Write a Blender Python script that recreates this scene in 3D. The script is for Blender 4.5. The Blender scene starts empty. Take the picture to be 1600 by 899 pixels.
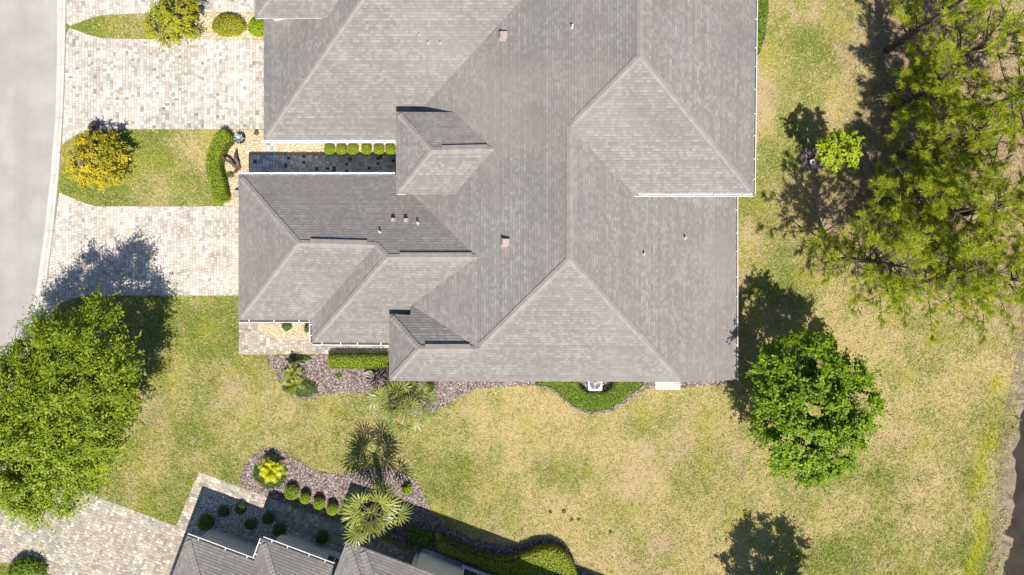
import bpy, math, random
import numpy as np
from mathutils import Vector
rng = np.random.default_rng(7); random.seed(7)
S = bpy.context.scene; COL = S.collection
# ---------------------------------------------------------------- camera, sky, sun, exposure
CH, F = 38.8, 1067.0                      # drone height, focal length in photo pixels (24 mm equivalent)
cam = bpy.data.objects.new('camera', bpy.data.cameras.new('camera')); COL.objects.link(cam)
cam.location = (0, 0, CH); cam.data.lens = 24.0; cam.data.sensor_width = 36.0
cam.data.clip_start = .1; cam.data.clip_end = 2000; S.camera = cam
SUN_EL, SUN_AZ = math.radians(56), math.radians(14)
sun = bpy.data.objects.new('sun', bpy.data.lights.new('sun', 'SUN')); COL.objects.link(sun)
sun.data.energy = 5.0; sun.data.angle = math.radians(.5); sun.data.color = (1, .95, .87)
d = Vector((-math.sin(SUN_AZ)*math.cos(SUN_EL), math.cos(SUN_AZ)*math.cos(SUN_EL), -math.sin(SUN_EL)))
sun.rotation_euler = d.to_track_quat('-Z', 'Y').to_euler(); sun.location = (20, -40, 60)
W_ = bpy.data.worlds.new('World'); S.world = W_; W_.use_nodes = True
nt = W_.node_tree; sky = nt.nodes.new('ShaderNodeTexSky'); sky.sky_type = 'NISHITA'; sky.sun_disc = False
sky.ozone_density = 6.0; sky.sun_elevation = SUN_EL; sky.sun_rotation = math.pi - SUN_AZ
nt.links.new(sky.outputs[0], nt.nodes['Background'].inputs[0]); nt.nodes['Background'].inputs[1].default_value = .082
vs = S.view_settings; vs.view_transform = 'Standard'; vs.look = 'None'; vs.exposure = .72; vs.gamma = 1

# ---------------------------------------------------------------- helpers
def at(u, v, z=0.):
    s = (CH - z)/F
    return np.array([(u-800)*s, (449.5-v)*s, z])
def P2(l, z=0.): return np.array([at(u, v, z)[:2] for u, v in l])
class Pl:
    def __init__(s, p, gx=0., gy=0.): s.p, s.gx, s.gy = p, gx, gy
    def z(s, x, y): return s.p[2] + s.gx*(x-s.p[0]) + s.gy*(y-s.p[1])
def on(u, v, P):
    a, b = (u-800)/F, (449.5-v)/F
    z = (P.p[2] + P.gx*(a*CH-P.p[0]) + P.gy*(b*CH-P.p[1]))/(1+P.gx*a+P.gy*b)
    return at(u, v, z)
def link(o, parent=None):
    COL.objects.link(o)
    if parent is not None: o.parent = parent
    return o
def worg(o):
    p = np.zeros(3)
    while o is not None: p = p + np.array(o.location); o = o.parent
    return p
def tag(o, label=None, cat=None, group=None, kind=None):
    for k, v in (('label', label), ('category', cat), ('group', group), ('kind', kind)):
        if v: o[k] = v
    return o
def empty(name, loc, label, cat, group=None):
    o = bpy.data.objects.new(name, None); o.location = tuple(loc); o.empty_display_size = .3
    link(o); return tag(o, label, cat, group)
def obj(name, V, Fc, mat, parent=None, smooth=False, attr=None, uv=None, org=None, mats=None, midx=None):
    """V world coordinates; Fc list of index tuples or (n,k) array; attr {name: per-vertex floats or rgb}"""
    V = np.asarray(V, float)
    o0 = worg(parent) if parent is not None else (np.zeros(3) if org is None else np.asarray(org, float))
    me = bpy.data.meshes.new(name)
    if isinstance(Fc, np.ndarray):
        n, k = Fc.shape
        me.vertices.add(len(V)); me.vertices.foreach_set('co', (V-o0).ravel())
        me.loops.add(n*k); me.loops.foreach_set('vertex_index', Fc.ravel().astype(np.int32))
        me.polygons.add(n); me.polygons.foreach_set('loop_start', np.arange(0, n*k, k, dtype=np.int32))
        me.update(calc_edges=True)
    else:
        me.from_pydata((V-o0).tolist(), [], [tuple(int(i) for i in f) for f in Fc]); me.update()
    for m in (mats or [mat]): me.materials.append(m)
    if midx is not None: me.polygons.foreach_set('material_index', np.asarray(midx, np.int32))
    if attr:
        for k, a in attr.items():
            a = np.asarray(a, np.float32)
            if a.ndim == 1:
                at_ = me.attributes.new(k, 'FLOAT', 'POINT'); at_.data.foreach_set('value', a)
            else:
                at_ = me.attributes.new(k, 'FLOAT_COLOR', 'POINT')
                at_.data.foreach_set('color', np.c_[a, np.ones(len(a), np.float32)].ravel().astype(np.float32))
    if uv is not None:
        l = me.uv_layers.new(name='UVMap'); li = np.empty(len(me.loops), np.int32); me.loops.foreach_get('vertex_index', li)
        l.data.foreach_set('uv', np.asarray(uv, np.float32)[li].ravel())
    if smooth: me.polygons.foreach_set('use_smooth', np.ones(len(me.polygons), bool))
    o = bpy.data.objects.new(name, me); link(o, parent)
    if parent is None and org is not None: o.location = tuple(org)
    return o
class MB:
    def __init__(s): s.V, s.F = [], []
    def add(s, V, Fc):
        b = len(s.V); s.V += [tuple(v) for v in V]; s.F += [tuple(i+b for i in f) for f in Fc]; return s
    def box(s, c, hx, hy, z0, z1, ang=0., taper=1.):
        ca, sa = math.cos(ang), math.sin(ang); V = []
        for z, t in ((z0, 1.), (z1, taper)):
            for a, b in ((-1, -1), (1, -1), (1, 1), (-1, 1)):
                x, y = a*hx*t, b*hy*t; V.append((c[0]+x*ca-y*sa, c[1]+x*sa+y*ca, z))
        return s.add(V, [(3, 2, 1, 0), (4, 5, 6, 7), (0, 1, 5, 4), (1, 2, 6, 5), (2, 3, 7, 6), (3, 0, 4, 7)])
    def tube(s, P, R, n=8, cap=True):
        P = [np.asarray(p, float) for p in P]; V = []
        for i, p in enumerate(P):
            t = P[min(i+1, len(P)-1)] - P[max(i-1, 0)]; t = t/(np.linalg.norm(t)+1e-9)
            a = np.cross(t, (0, 0, 1.) if abs(t[2]) < .9 else (1., 0, 0)); a /= np.linalg.norm(a); b = np.cross(t, a)
            for k in range(n):
                q = 2*math.pi*k/n; V.append(p + R[i]*(math.cos(q)*a + math.sin(q)*b))
        Fc = [(i*n+k, i*n+(k+1) % n, (i+1)*n+(k+1) % n, (i+1)*n+k) for i in range(len(P)-1) for k in range(n)]
        if cap: Fc += [tuple(range(n))[::-1], tuple((len(P)-1)*n+k for k in range(n))]
        return s.add(V, Fc)
    def lathe(s, c, prof, n=16):
        V = [(c[0]+r*math.cos(2*math.pi*k/n), c[1]+r*math.sin(2*math.pi*k/n), c[2]+z) for r, z in prof for k in range(n)]
        Fc = [(i*n+k, i*n+(k+1) % n, (i+1)*n+(k+1) % n, (i+1)*n+k) for i in range(len(prof)-1) for k in range(n)]
        Fc += [tuple((len(prof)-1)*n+k for k in range(n))]
        return s.add(V, Fc)
    def prism(s, poly, z0, z1):
        n = len(poly); V = [(p[0], p[1], z0) for p in poly] + [(p[0], p[1], z1) for p in poly]
        return s.add(V, [tuple(range(n, 2*n))] + [(i, (i+1) % n, n+(i+1) % n, n+i) for i in range(n)])
    def build(s, name, mat, parent=None, **k): return obj(name, s.V, s.F, mat, parent, **k)
def area2(p): x, y = p[:, 0], p[:, 1]; return .5*np.sum(x*np.roll(y, -1)-np.roll(x, -1)*y)
def ccw(p): p = np.asarray(p, float); return p if area2(p) > 0 else p[::-1]
def inside(pts, poly):
    x, y = pts[:, 0], pts[:, 1]; r = np.zeros(len(pts), bool); n = len(poly)
    for i in range(n):
        (x1, y1), (x2, y2) = poly[i], poly[(i+1) % n]
        if y1 == y2: continue
        c = ((y1 > y) != (y2 > y)) & (x < (x2-x1)*(y-y1)/(y2-y1)+x1); r ^= c
    return r
def edist(pts, poly, closed=True):
    dm = np.full(len(pts), 1e9); n = len(poly)
    for i in range(n if closed else n-1):
        a, b = poly[i], poly[(i+1) % n]; ab = b-a; t = np.clip(((pts-a)@ab)/(ab@ab+1e-12), 0, 1)
        dm = np.minimum(dm, np.hypot(*(pts-(a+t[:, None]*ab)).T))
    return dm
def scatter(poly, n):
    lo, hi = poly.min(0), poly.max(0); k = max(1., np.prod(hi-lo)/abs(area2(poly)))
    p = lo + rng.random((int(n*k*1.15)+8, 2))*(hi-lo); return p[inside(p, poly)][:n]
def smooth_poly(l, n=6, closed=False):
    l = [np.array(p, float) for p in l]; out = []; m = len(l)
    for i in range(m if closed else m-1):
        g = (lambda j: l[j % m]) if closed else (lambda j: l[min(max(j, 0), m-1)])
        a, b, c, e = g(i-1), g(i), g(i+1), g(i+2)
        for k in range(n):
            t = k/n; out.append(.5*((2*b)+(-a+c)*t+(2*a-5*b+4*c-e)*t*t+(-a+3*b-3*c+e)*t**3))
    if not closed: out.append(l[-1])
    return [tuple(p) for p in out]
def vnoise(x, y, sc, seed):
    g = np.random.default_rng(seed).random((256, 256)); x, y = x/sc+1000, y/sc+1000
    i, j = np.floor(x).astype(int), np.floor(y).astype(int); fx, fy = x-i, y-j; fx = fx*fx*(3-2*fx); fy = fy*fy*(3-2*fy)
    q = lambda a, b: g[a % 256, b % 256]
    return (q(i, j)*(1-fx)+q(i+1, j)*fx)*(1-fy)+(q(i, j+1)*(1-fx)+q(i+1, j+1)*fx)*fy

# ---------------------------------------------------------------- materials
def base_mat(name, rough=.85, spec=.3):
    m = bpy.data.materials.new(name); m.use_nodes = True; b = m.node_tree.nodes['Principled BSDF']
    b.inputs['Roughness'].default_value = rough; b.inputs['Specular IOR Level'].default_value = spec
    return m, m.node_tree, b
def N(t, ty, **k):
    n = t.nodes.new('ShaderNode'+ty)
    for a, v in k.items(): setattr(n, a, v)
    return n
def mixc(t, fac, a, b):
    m = N(t, 'Mix', data_type='RGBA')
    for i, v in ((0, fac), (6, a), (7, b)):
        if hasattr(v, 'is_linked') or isinstance(v, bpy.types.NodeSocket): t.links.new(v, m.inputs[i])
        else: m.inputs[i].default_value = v if i == 0 else (*v, 1)
    return m.outputs[2]
def noise_out(t, scale, detail=3, lo=.35, hi=.65, coord='pos', dist=0.):
    n = N(t, 'TexNoise'); n.inputs['Scale'].default_value = scale; n.inputs['Detail'].default_value = detail; n.inputs['Distortion'].default_value = dist
    g = N(t, 'NewGeometry'); t.links.new(g.outputs['Position'], n.inputs['Vector'])
    r = N(t, 'MapRange'); r.inputs[1].default_value = lo; r.inputs[2].default_value = hi; t.links.new(n.outputs[0], r.inputs[0])
    return r.outputs[0]
def bump(t, b, h, strength=.4, dist=.02):
    n = N(t, 'Bump'); n.inputs['Strength'].default_value = strength; n.inputs['Distance'].default_value = dist
    t.links.new(h, n.inputs['Height']); t.links.new(n.outputs[0], b.inputs['Normal'])
def mat_noise(name, c1, c2, scale=2., c3=None, scale3=30., rough=.85, spec=.3, bs=0., bscale=60., f3=.5):
    m, t, b = base_mat(name, rough, spec); c = mixc(t, noise_out(t, scale), c1, c2)
    if c3 is not None:
        mu = N(t, 'Math', operation='MULTIPLY'); mu.inputs[1].default_value = f3; t.links.new(noise_out(t, scale3, 2, .4, .7), mu.inputs[0]); c = mixc(t, mu.outputs[0], c, c3)
    t.links.new(c, b.inputs['Base Color'])
    if bs: bump(t, b, noise_out(t, bscale, 3, 0, 1), bs)
    return m
def mat_attr(name, attr='col', rough=.85, spec=.25, nscale=40., namt=.25, bs=.2):
    """colour carried by each piece, with fine grain"""
    m, t, b = base_mat(name, rough, spec); a = N(t, 'Attribute', attribute_name=attr)
    nf = noise_out(t, nscale, 3, .3, .7); mu = N(t, 'Math', operation='MULTIPLY'); mu.inputs[1].default_value = namt; t.links.new(nf, mu.inputs[0])
    hs = N(t, 'HueSaturation'); hs.inputs['Value'].default_value = .72; t.links.new(a.outputs['Color'], hs.inputs['Color'])
    t.links.new(mixc(t, mu.outputs[0], a.outputs['Color'], hs.outputs[0]), b.inputs['Base Color'])
    if bs: bump(t, b, nf, bs, .005)
    return m
def leaf_mat(name, ca, cb, trans=.35, rough=.5, cc=None):
    m, t, b = base_mat(name, rough, .3); a = N(t, 'Attribute', attribute_name='tint')
    c = mixc(t, a.outputs['Fac'], ca, cb)
    if cc is not None: c = mixc(t, noise_out(t, .9, 2, .45, .7), c, cc)
    t.links.new(c, b.inputs['Base Color'])
    tr = N(t, 'BsdfTranslucent'); br = N(t, 'HueSaturation'); br.inputs['Value'].default_value = 1.25; t.links.new(c, br.inputs['Color']); t.links.new(br.outputs[0], tr.inputs[0])
    mx = N(t, 'MixShader'); mx.inputs[0].default_value = trans; t.links.new(b.outputs[0], mx.inputs[1]); t.links.new(tr.outputs[0], mx.inputs[2])
    t.links.new(mx.outputs[0], t.nodes['Material Output'].inputs[0]); return m
def shingle_mat(name, ca, cb, cd):
    m, t, b = base_mat(name, .92, .2); uv = N(t, 'UVMap', uv_map='UVMap'); sx = N(t, 'SeparateXYZ'); t.links.new(uv.outputs[0], sx.inputs[0])
    def mth(op, a, v=None):
        n = N(t, 'Math', operation=op); t.links.new(a, n.inputs[0])
        if v is not None:
            if isinstance(v, float): n.inputs[1].default_value = v
            else: t.links.new(v, n.inputs[1])
        return n.outputs[0]
    row = mth('FLOOR', mth('DIVIDE', sx.outputs[1], .145)); wr = N(t, 'TexWhiteNoise', noise_dimensions='1D'); t.links.new(row, wr.inputs['W'])
    tab = mth('FLOOR', mth('ADD', mth('DIVIDE', sx.outputs[0], .17), mth('MULTIPLY', wr.outputs[0], 7.)))
    cv = N(t, 'CombineXYZ'); t.links.new(row, cv.inputs[0]); t.links.new(tab, cv.inputs[1])
    wt = N(t, 'TexWhiteNoise', noise_dimensions='2D'); t.links.new(cv.outputs[0], wt.inputs['Vector'])
    pw = mth('POWER', wt.outputs[0], 1.5); c = mixc(t, pw, ca, cb)
    c = mixc(t, mth('MULTIPLY', wr.outputs[0], .35), c, cd)
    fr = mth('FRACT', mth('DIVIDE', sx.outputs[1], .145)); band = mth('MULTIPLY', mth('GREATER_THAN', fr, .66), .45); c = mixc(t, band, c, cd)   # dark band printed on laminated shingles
    c = mixc(t, mth('MULTIPLY', noise_out(t, .3, 5, .46, .7), .45), c, cd); c = mixc(t, mth('MULTIPLY', noise_out(t, .55, 4, .6, .72, dist=.6), .16), c, (.34, .32, .3))          # algae and weather stains
    c = mixc(t, mth('MULTIPLY', noise_out(t, .16, 3, .52, .7), .35), c, (.29, .245, .205))
    c = mixc(t, mth('MULTIPLY', noise_out(t, 18., 2, .4, .7), .25), c, cd)
    t.links.new(c, b.inputs['Base Color']); bump(t, b, noise_out(t, 90., 2, 0, 1), .35, .006); return m
def plain(name, c, rough=.6, spec=.4, metal=0.):
    return mat_noise(name, c, tuple(x*.86 for x in c), 3., None, rough=rough, spec=spec)
M = {}
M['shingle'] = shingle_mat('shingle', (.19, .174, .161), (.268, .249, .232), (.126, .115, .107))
M['cap'] = mat_noise('ridge_cap_shingle', (.265, .236, .215), (.21, .19, .174), 3., (.18, .16, .145), 25., .9, bs=.3)
M['under'] = plain('underlay', (.12, .11, .105), .95)
M['white'] = plain('white_metal', (.72, .72, .71), .45, .4)
M['fascia'] = plain('fascia_paint', (.55, .52, .48), .6)
M['wall'] = mat_noise('stucco', (.62, .6, .56), (.56, .54, .5), 1., (.5, .48, .45), 40., .9, bs=.25)
M['trim'] = plain('trim_paint', (.68, .67, .64), .6)
M['road'] = mat_noise('worn_asphalt', (.40, .37, .33), (.325, .302, .272), .6, (.17, .16, .15), 38., .95, bs=.6, bscale=60., f3=.75)
_t = M['road'].node_tree; _b = _t.nodes['Principled BSDF']; _c = _b.inputs['Base Color'].links[0].from_socket
_g = N(_t, 'NewGeometry'); _mp = N(_t, 'Mapping'); _mp.inputs['Scale'].default_value = (1.1, .05, 1); _t.links.new(_g.outputs['Position'], _mp.inputs[0]); _n = N(_t, 'TexNoise'); _n.inputs['Scale'].default_value = 1.; _n.inputs['Detail'].default_value = 4; _t.links.new(_mp.outputs[0], _n.inputs['Vector'])
_r = N(_t, 'MapRange'); _r.inputs[1].default_value = .45; _r.inputs[2].default_value = .7; _r.inputs[4].default_value = .45; _t.links.new(_n.outputs[0], _r.inputs[0]); _t.links.new(mixc(_t, _r.outputs[0], _c, (.25, .235, .215)), _b.inputs['Base Color'])   # wheel wear along the lane
M['concrete'] = mat_noise('kerb_concrete', (.52, .485, .425), (.43, .4, .35), 1.1, (.32, .3, .27), 30., .9, bs=.25, f3=.4)
M['paver'] = mat_attr('paver'); M['stone'] = mat_attr('stone', nscale=60.); M['chip'] = mat_attr('bark_chip')
M['joint'] = mat_noise('joint_sand', (.30, .27, .23), (.22, .2, .17), 6., rough=.95)
M['gravel_soil'] = mat_noise('gravel_soil', (.40, .31, .20), (.30, .23, .15), 8., rough=.95)
M['soil'] = mat_noise('mulch_soil', (.095, .062, .05), (.15, .105, .085), 7., (.05, .036, .03), 30., .95, bs=.6)
M['bark'] = mat_noise('bark', (.14, .105, .08), (.075, .055, .042), 6., (.2, .17, .14), 30., .95, bs=.7)
M['pinebark'] = mat_noise('pine_bark', (.10, .075, .058), (.055, .04, .032), 5., (.15, .12, .1), 25., .95, bs=.7)
M['deadwood'] = mat_noise('dead_wood', (.33, .29, .24), (.2, .17, .14), 6., rough=.95)
M['glass'] = base_mat('glass', .06, .7)[0]; M['glass'].node_tree.nodes['Principled BSDF'].inputs['Base Color'].default_value = (.03, .045, .06, 1)
M['pinkvent'] = plain('vent_paint', (.36, .265, .245), .6)
M['greymetal'] = plain('grey_metal', (.33, .35, .37), .45, .5)
M['dark'] = plain('dark_metal', (.03, .03, .034), .6)
M['clay'] = mat_noise('clay_pot', (.36, .33, .25), (.27, .245, .185), 6., rough=.8)
M['brownpot'] = mat_noise('brown_glaze', (.115, .072, .052), (.075, .048, .036), 6., rough=.6)
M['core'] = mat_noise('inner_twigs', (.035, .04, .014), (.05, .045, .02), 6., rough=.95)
L = {}
L['elm'] = leaf_mat('leaf_left_tree', (.10, .168, .006), (.34, .405, .02), .36)
L['maple'] = leaf_mat('leaf_right_tree', (.085, .165, .004), (.26, .37, .01), .35)
L['lime'] = leaf_mat('leaf_lime', (.22, .33, .008), (.44, .5, .02), .4)
L['gold'] = leaf_mat('leaf_gold', (.36, .30, .012), (.6, .48, .022), .3, cc=(.26, .25, .014))
L['olive'] = leaf_mat('leaf_olive', (.2, .22, .012), (.44, .41, .025), .3)
L['hedge'] = leaf_mat('leaf_hedge', (.18, .27, .006), (.36, .45, .012), .3)
L['darkhedge'] = leaf_mat('leaf_dark_hedge', (.10, .17, .012), (.22, .30, .02), .3)
L['litehedge'] = leaf_mat('leaf_pale_hedge', (.2, .26, .012), (.38, .42, .025), .3)  # pale leaf tone, the same over the whole long hedge
L['palm'] = leaf_mat('leaf_palm', (.075, .115, .018), (.36, .37, .075), .22, .35)
L['palm2'] = leaf_mat('leaf_palm_pale', (.06, .095, .015), (.30, .325, .07), .22, .35)
L['sago'] = leaf_mat('leaf_yellow_palm', (.30, .34, .01), (.58, .55, .02), .3, .4)
L['date'] = leaf_mat('leaf_green_palm', (.11, .16, .02), (.36, .36, .04), .3, .4)
L['needle'] = leaf_mat('pine_needle', (.2, .28, .01), (.5, .53, .03), .4, .5)
L['agave'] = leaf_mat('leaf_agave', (.25, .33, .32), (.4, .48, .46), .1, .5)
L['cover'] = leaf_mat('leaf_ground_cover', (.06, .11, .02), (.13, .19, .03), .25)

# ---------------------------------------------------------------- the setting: lawn, road, kerb
ANCH = np.array([(270,490,.6),(330,480,.75),(270,560,.4),(330,600,.5),(220,650,.2),(280,700,.4),(220,730,.4),(330,680,.6),(400,640,.5),(260,800,.65),
 (390,700,.5),(500,660,.5),(540,680,.55),(700,680,.4),(760,650,.35),(720,720,.5),(800,700,.25),(860,640,.15),(860,720,.3),(760,780,.22),(1000,740,.0),
 (960,660,.2),(1050,650,.25),(1050,720,.25),(900,800,.22),(1000,830,.35),(1100,700,.12),(1120,790,.18),(1100,870,.3),(1050,880,.4),(960,870,.15),(1210,800,.3),
 (1250,800,.75),(1280,870,.7),(1350,780,.35),(1400,650,.15),(1450,550,.25),(1500,620,.1),(1450,720,.25),(1520,720,.4),(1560,660,.95),(1550,820,.75),(1500,830,.4),
 (1400,850,.45),(1350,560,.25),(1230,480,.55),(1180,450,.75),(1180,380,.6),(1170,340,.8),(1200,100,.08),(1190,180,.05),(1250,60,.7),(1270,150,.55),(1300,30,.5),
 (1230,190,.3),(1200,250,.6),(1180,560,.5),(250,230,.75),(290,300,.7),(330,220,.15),(130,310,.95),(120,40,.95),(180,40,.5),(200,55,.25),(30,890,.85),(1330,330,.2),
 (1400,250,.05),(1450,200,.0),(1550,300,.0),(1500,100,.0),(1430,100,.25),(1580,500,.1),(1330,180,.25),(660,690,.55),(600,690,.4),(1330,40,.4),(20,480,.5),(1590,560,.1)], float)
AXY = np.array([at(u, v)[:2] for u, v, g in ANCH])
PINE_C = np.array([at(*p)[:2] for p in ((1420, 190), (1520, 90), (1500, 260), (1350, 330), (1440, 380), (1590, 200), (1420, 60), (1600, 420))])
BANK = smooth_poly([(1640, 380), (1612, 480), (1598, 540), (1586, 600), (1577, 640), (1571, 700), (1562, 770), (1557, 847), (1548, 899), (1535, 1000), (1515, 1120)], 6)
BK = P2(BANK); yb = BK[::-1, 1]; xb = BK[::-1, 0]
def bank_x(y): return np.interp(y, yb, xb)
def lawn_fields(x, y):
    p = np.c_[x, y]; d2 = ((p[:, None, :]-AXY[None])**2).sum(2)+.6; w = 1/d2**1.5
    g = (w*ANCH[:, 2]).sum(1)/w.sum(1)
    n = .42*vnoise(x, y, 2.6, 3)+.3*vnoise(x, y, .9, 4)+.28*vnoise(x, y, .26, 5)
    g = np.clip(g + (n-.5)*1.75, 0, 1)
    dp = np.sqrt(((p[:, None, :]-PINE_C[None])**2).sum(2)).min(1)
    s = np.clip((3.3+2.2*(vnoise(x, y, 1.3, 8)-.5)*2-dp)/1.6, 0, 1)
    ex = bank_x(y)-x; l = np.clip(1-abs(ex-.75-.5*vnoise(x, y, 2., 31))/.7, 0, 1)*(y < -5)*np.clip(vnoise(x, y, 1.1, 33)*1.4-.35, 0, .7)
    for u, v, rr in ((1000, 742, .9), (985, 770, .6), (358, 612, .8), (1010, 700, .6), (225, 640, .8), (1188, 150, 1.1)):
        q_ = at(u, v); e_ = np.exp(-((x-q_[0])**2+(y-q_[1])**2)/rr**2)*(.5+vnoise(x, y, .4, 55)); s = np.maximum(s, np.clip(e_*1.1, 0, 1))
    g = np.clip(g+.12*np.clip((-6-x)/6, 0, 1), 0, 1)
    return g, s*.6, l
ys = np.arange(-24, 24.01, .22); nx = 300; V = []
for y in ys:
    x1 = float(bank_x(y)); V.append(np.c_[np.linspace(-36, x1, nx), np.full(nx, y), np.zeros(nx)])
V = np.concatenate(V); ny = len(ys); ii, jj = np.meshgrid(np.arange(ny-1), np.arange(nx-1), indexing='ij'); a = (ii*nx+jj).ravel()
LF = np.concatenate([np.c_[lawn_fields(V[i:i+8000, 0], V[i:i+8000, 1])] for i in range(0, len(V), 8000)])
GT, GG, GS = (.49, .382, .183), (.16, .21, .03), (.47, .35, .22)
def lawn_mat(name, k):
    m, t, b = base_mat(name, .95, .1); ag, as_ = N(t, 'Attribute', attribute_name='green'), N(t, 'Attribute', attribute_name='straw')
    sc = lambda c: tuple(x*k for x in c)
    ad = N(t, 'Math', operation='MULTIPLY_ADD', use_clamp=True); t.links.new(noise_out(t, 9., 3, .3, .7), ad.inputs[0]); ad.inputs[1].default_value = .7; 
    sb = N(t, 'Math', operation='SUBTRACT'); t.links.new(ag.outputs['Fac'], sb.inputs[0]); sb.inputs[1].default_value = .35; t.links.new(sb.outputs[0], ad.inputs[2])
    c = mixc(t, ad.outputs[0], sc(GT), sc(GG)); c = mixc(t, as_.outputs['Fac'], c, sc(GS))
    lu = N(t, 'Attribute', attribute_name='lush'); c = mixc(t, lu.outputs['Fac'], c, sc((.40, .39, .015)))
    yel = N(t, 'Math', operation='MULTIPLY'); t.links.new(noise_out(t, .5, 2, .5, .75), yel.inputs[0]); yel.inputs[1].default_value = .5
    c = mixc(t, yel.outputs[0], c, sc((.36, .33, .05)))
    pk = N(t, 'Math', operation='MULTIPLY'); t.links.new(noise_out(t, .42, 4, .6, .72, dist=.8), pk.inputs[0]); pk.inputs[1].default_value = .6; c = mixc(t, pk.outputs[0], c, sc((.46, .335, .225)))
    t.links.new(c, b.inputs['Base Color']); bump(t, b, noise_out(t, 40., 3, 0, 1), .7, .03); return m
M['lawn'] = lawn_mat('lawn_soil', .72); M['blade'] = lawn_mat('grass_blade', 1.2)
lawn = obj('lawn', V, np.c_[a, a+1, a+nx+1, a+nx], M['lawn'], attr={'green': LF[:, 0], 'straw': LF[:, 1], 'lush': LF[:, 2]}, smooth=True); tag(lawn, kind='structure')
gm = mat_noise('far_grass', (.24, .2, .09), (.13, .15, .04), .3, (.09, .1, .03), 6.)
mb = MB(); q = lambda x0, y0, x1, y1: mb.add([(x0, y0, -.01), (x1, y0, -.01), (x1, y1, -.01), (x0, y1, -.01)], [(0, 1, 2, 3)])
q(-400, -400, -36, 400); q(-36, 24, 400, 400); q(-36, -400, 24, -24); q(70, -400, 400, 24); q(24, -400, 70, -60); q(30.2, 3, 70, 24)
tag(mb.build('ground', gm), kind='structure')
# pond bank and water
rows = []; offs = ((-.25, .006), (.2, -.03), (.45, -.14), (.68, -.25), (1.1, -.36), (1.7, -.6))
for i, p in enumerate(BK):
    n_ = rng.normal(0, .15, len(offs))+.22*math.sin(i*.55)*math.sin(i*.21+1); rows.append([(p[0]+o+n_[k]*(k > 0), p[1], z+abs(n_[k])*.3*(0 < k < 4)) for k, (o, z) in enumerate(offs)])
k_ = len(offs); V = np.array(rows).reshape(-1, 3); Fc = [(i*k_+j, i*k_+j+1, (i+1)*k_+j+1, (i+1)*k_+j) for i in range(len(rows)-1) for j in range(k_-1)]
mud = mat_noise('bank_mud', (.2, .15, .095), (.1, .078, .055), 2.5, (.34, .28, .19), 14., .95, bs=.9, bscale=25.)
tag(obj('pond_bank', V, Fc, mud), kind='structure')
wm = mat_noise('pond_water', (.026, .021, .015), (.042, .035, .025), .9, rough=.22, spec=.18, bs=.06, bscale=9.)
mb = MB(); mb.add([(20, -62, -.34), (72, -62, -.34), (72, 25, -.34), (20, 25, -.34)], [(0, 1, 2, 3)]); tag(mb.build('pond_water', wm), kind='structure')

# road and kerb
RE = [(89,-200),(89,-110),(89,-30),(89,14),(89,101),(86.5,184),(79,274),(69.5,361),(57.5,449),(42,530),(20,615),(-8,695),(-42,772),(-84,850),(-140,930)]
KO = [(106,-200),(106,-110),(105,-30),(104.5,14),(102.5,101),(99.5,184),(93.5,274),(84.5,361),(73,449),(57,535),(34,621),(5,703),(-30,782),(-73,862),(-130,944)]
RE3 = [at(u, v) for u, v in RE]; KO3 = [at(u, v) for u, v in KO]
mb = MB(); n = len(RE3)
mb.add([(p[0], p[1], .004) for p in RE3]+[(-60, p[1], .004) for p in RE3], [(i, n+i, n+i+1, i+1) for i in range(n-1)])
tag(mb.build('road', M['road']), kind='structure')
kerb = MB(); kerb.add([(p[0], p[1], .006) for p in RE3]+[(p[0], p[1], .006) for p in KO3], [(i, i+1, n+i+1, n+i) for i in range(n-1)])
kerb = kerb.build('kerb', M['joint']); tag(kerb, kind='structure')
for i in range(n-1):                       # one cast length of rolled kerb between two joints
    mb = MB(); prof = ((0, .012), (.42, .03), (.58, .075), (.72, .105), (.97, .11), (.995, .0))
    for t in (.003, .25, .5, .75, .997):
        a0 = RE3[i]*(1-t)+RE3[i+1]*t; b0 = KO3[i]*(1-t)+KO3[i+1]*t
        mb.V += [tuple(a0*(1-f)+b0*f+np.array((0, 0, z))) for f, z in prof]
    m_ = len(prof); mb.F = [(j*m_+k, j*m_+k+1, (j+1)*m_+k+1, (j+1)*m_+k) for j in range(4) for k in range(m_-1)]
    mb.F += [tuple(range(m_)), tuple(range(4*m_, 5*m_))[::-1]]
    mb.build('kerb_segment', M['concrete'], kerb)

# ---------------------------------------------------------------- paved areas
def clip_rect(poly, x0, y0, x1, y1):
    out = [tuple(p) for p in poly]
    for ax, val, sg in ((0, x0, 1), (0, x1, -1), (1, y0, 1), (1, y1, -1)):
        inp, out = out, []
        for i in range(len(inp)):
            a_, b_ = inp[i], inp[(i+1) % len(inp)]; da, db = sg*(a_[ax]-val), sg*(b_[ax]-val)
            if da >= 0: out.append(a_)
            if da*db < 0: t = da/(da-db); out.append((a_[0]+(b_[0]-a_[0])*t, a_[1]+(b_[1]-a_[1])*t))
        if len(out) < 3: return []
    return out
PAL_A = [((.52,.455,.385),5),((.47,.405,.34),5),((.41,.35,.295),3),((.58,.53,.46),4),((.33,.29,.25),.8)]
PAL_D = [((.50,.455,.395),5),((.43,.38,.325),4),((.36,.315,.265),3),((.56,.52,.46),3),((.28,.26,.235),1.),((.21,.2,.19),.4),((.43,.36,.30),3)]
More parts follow.
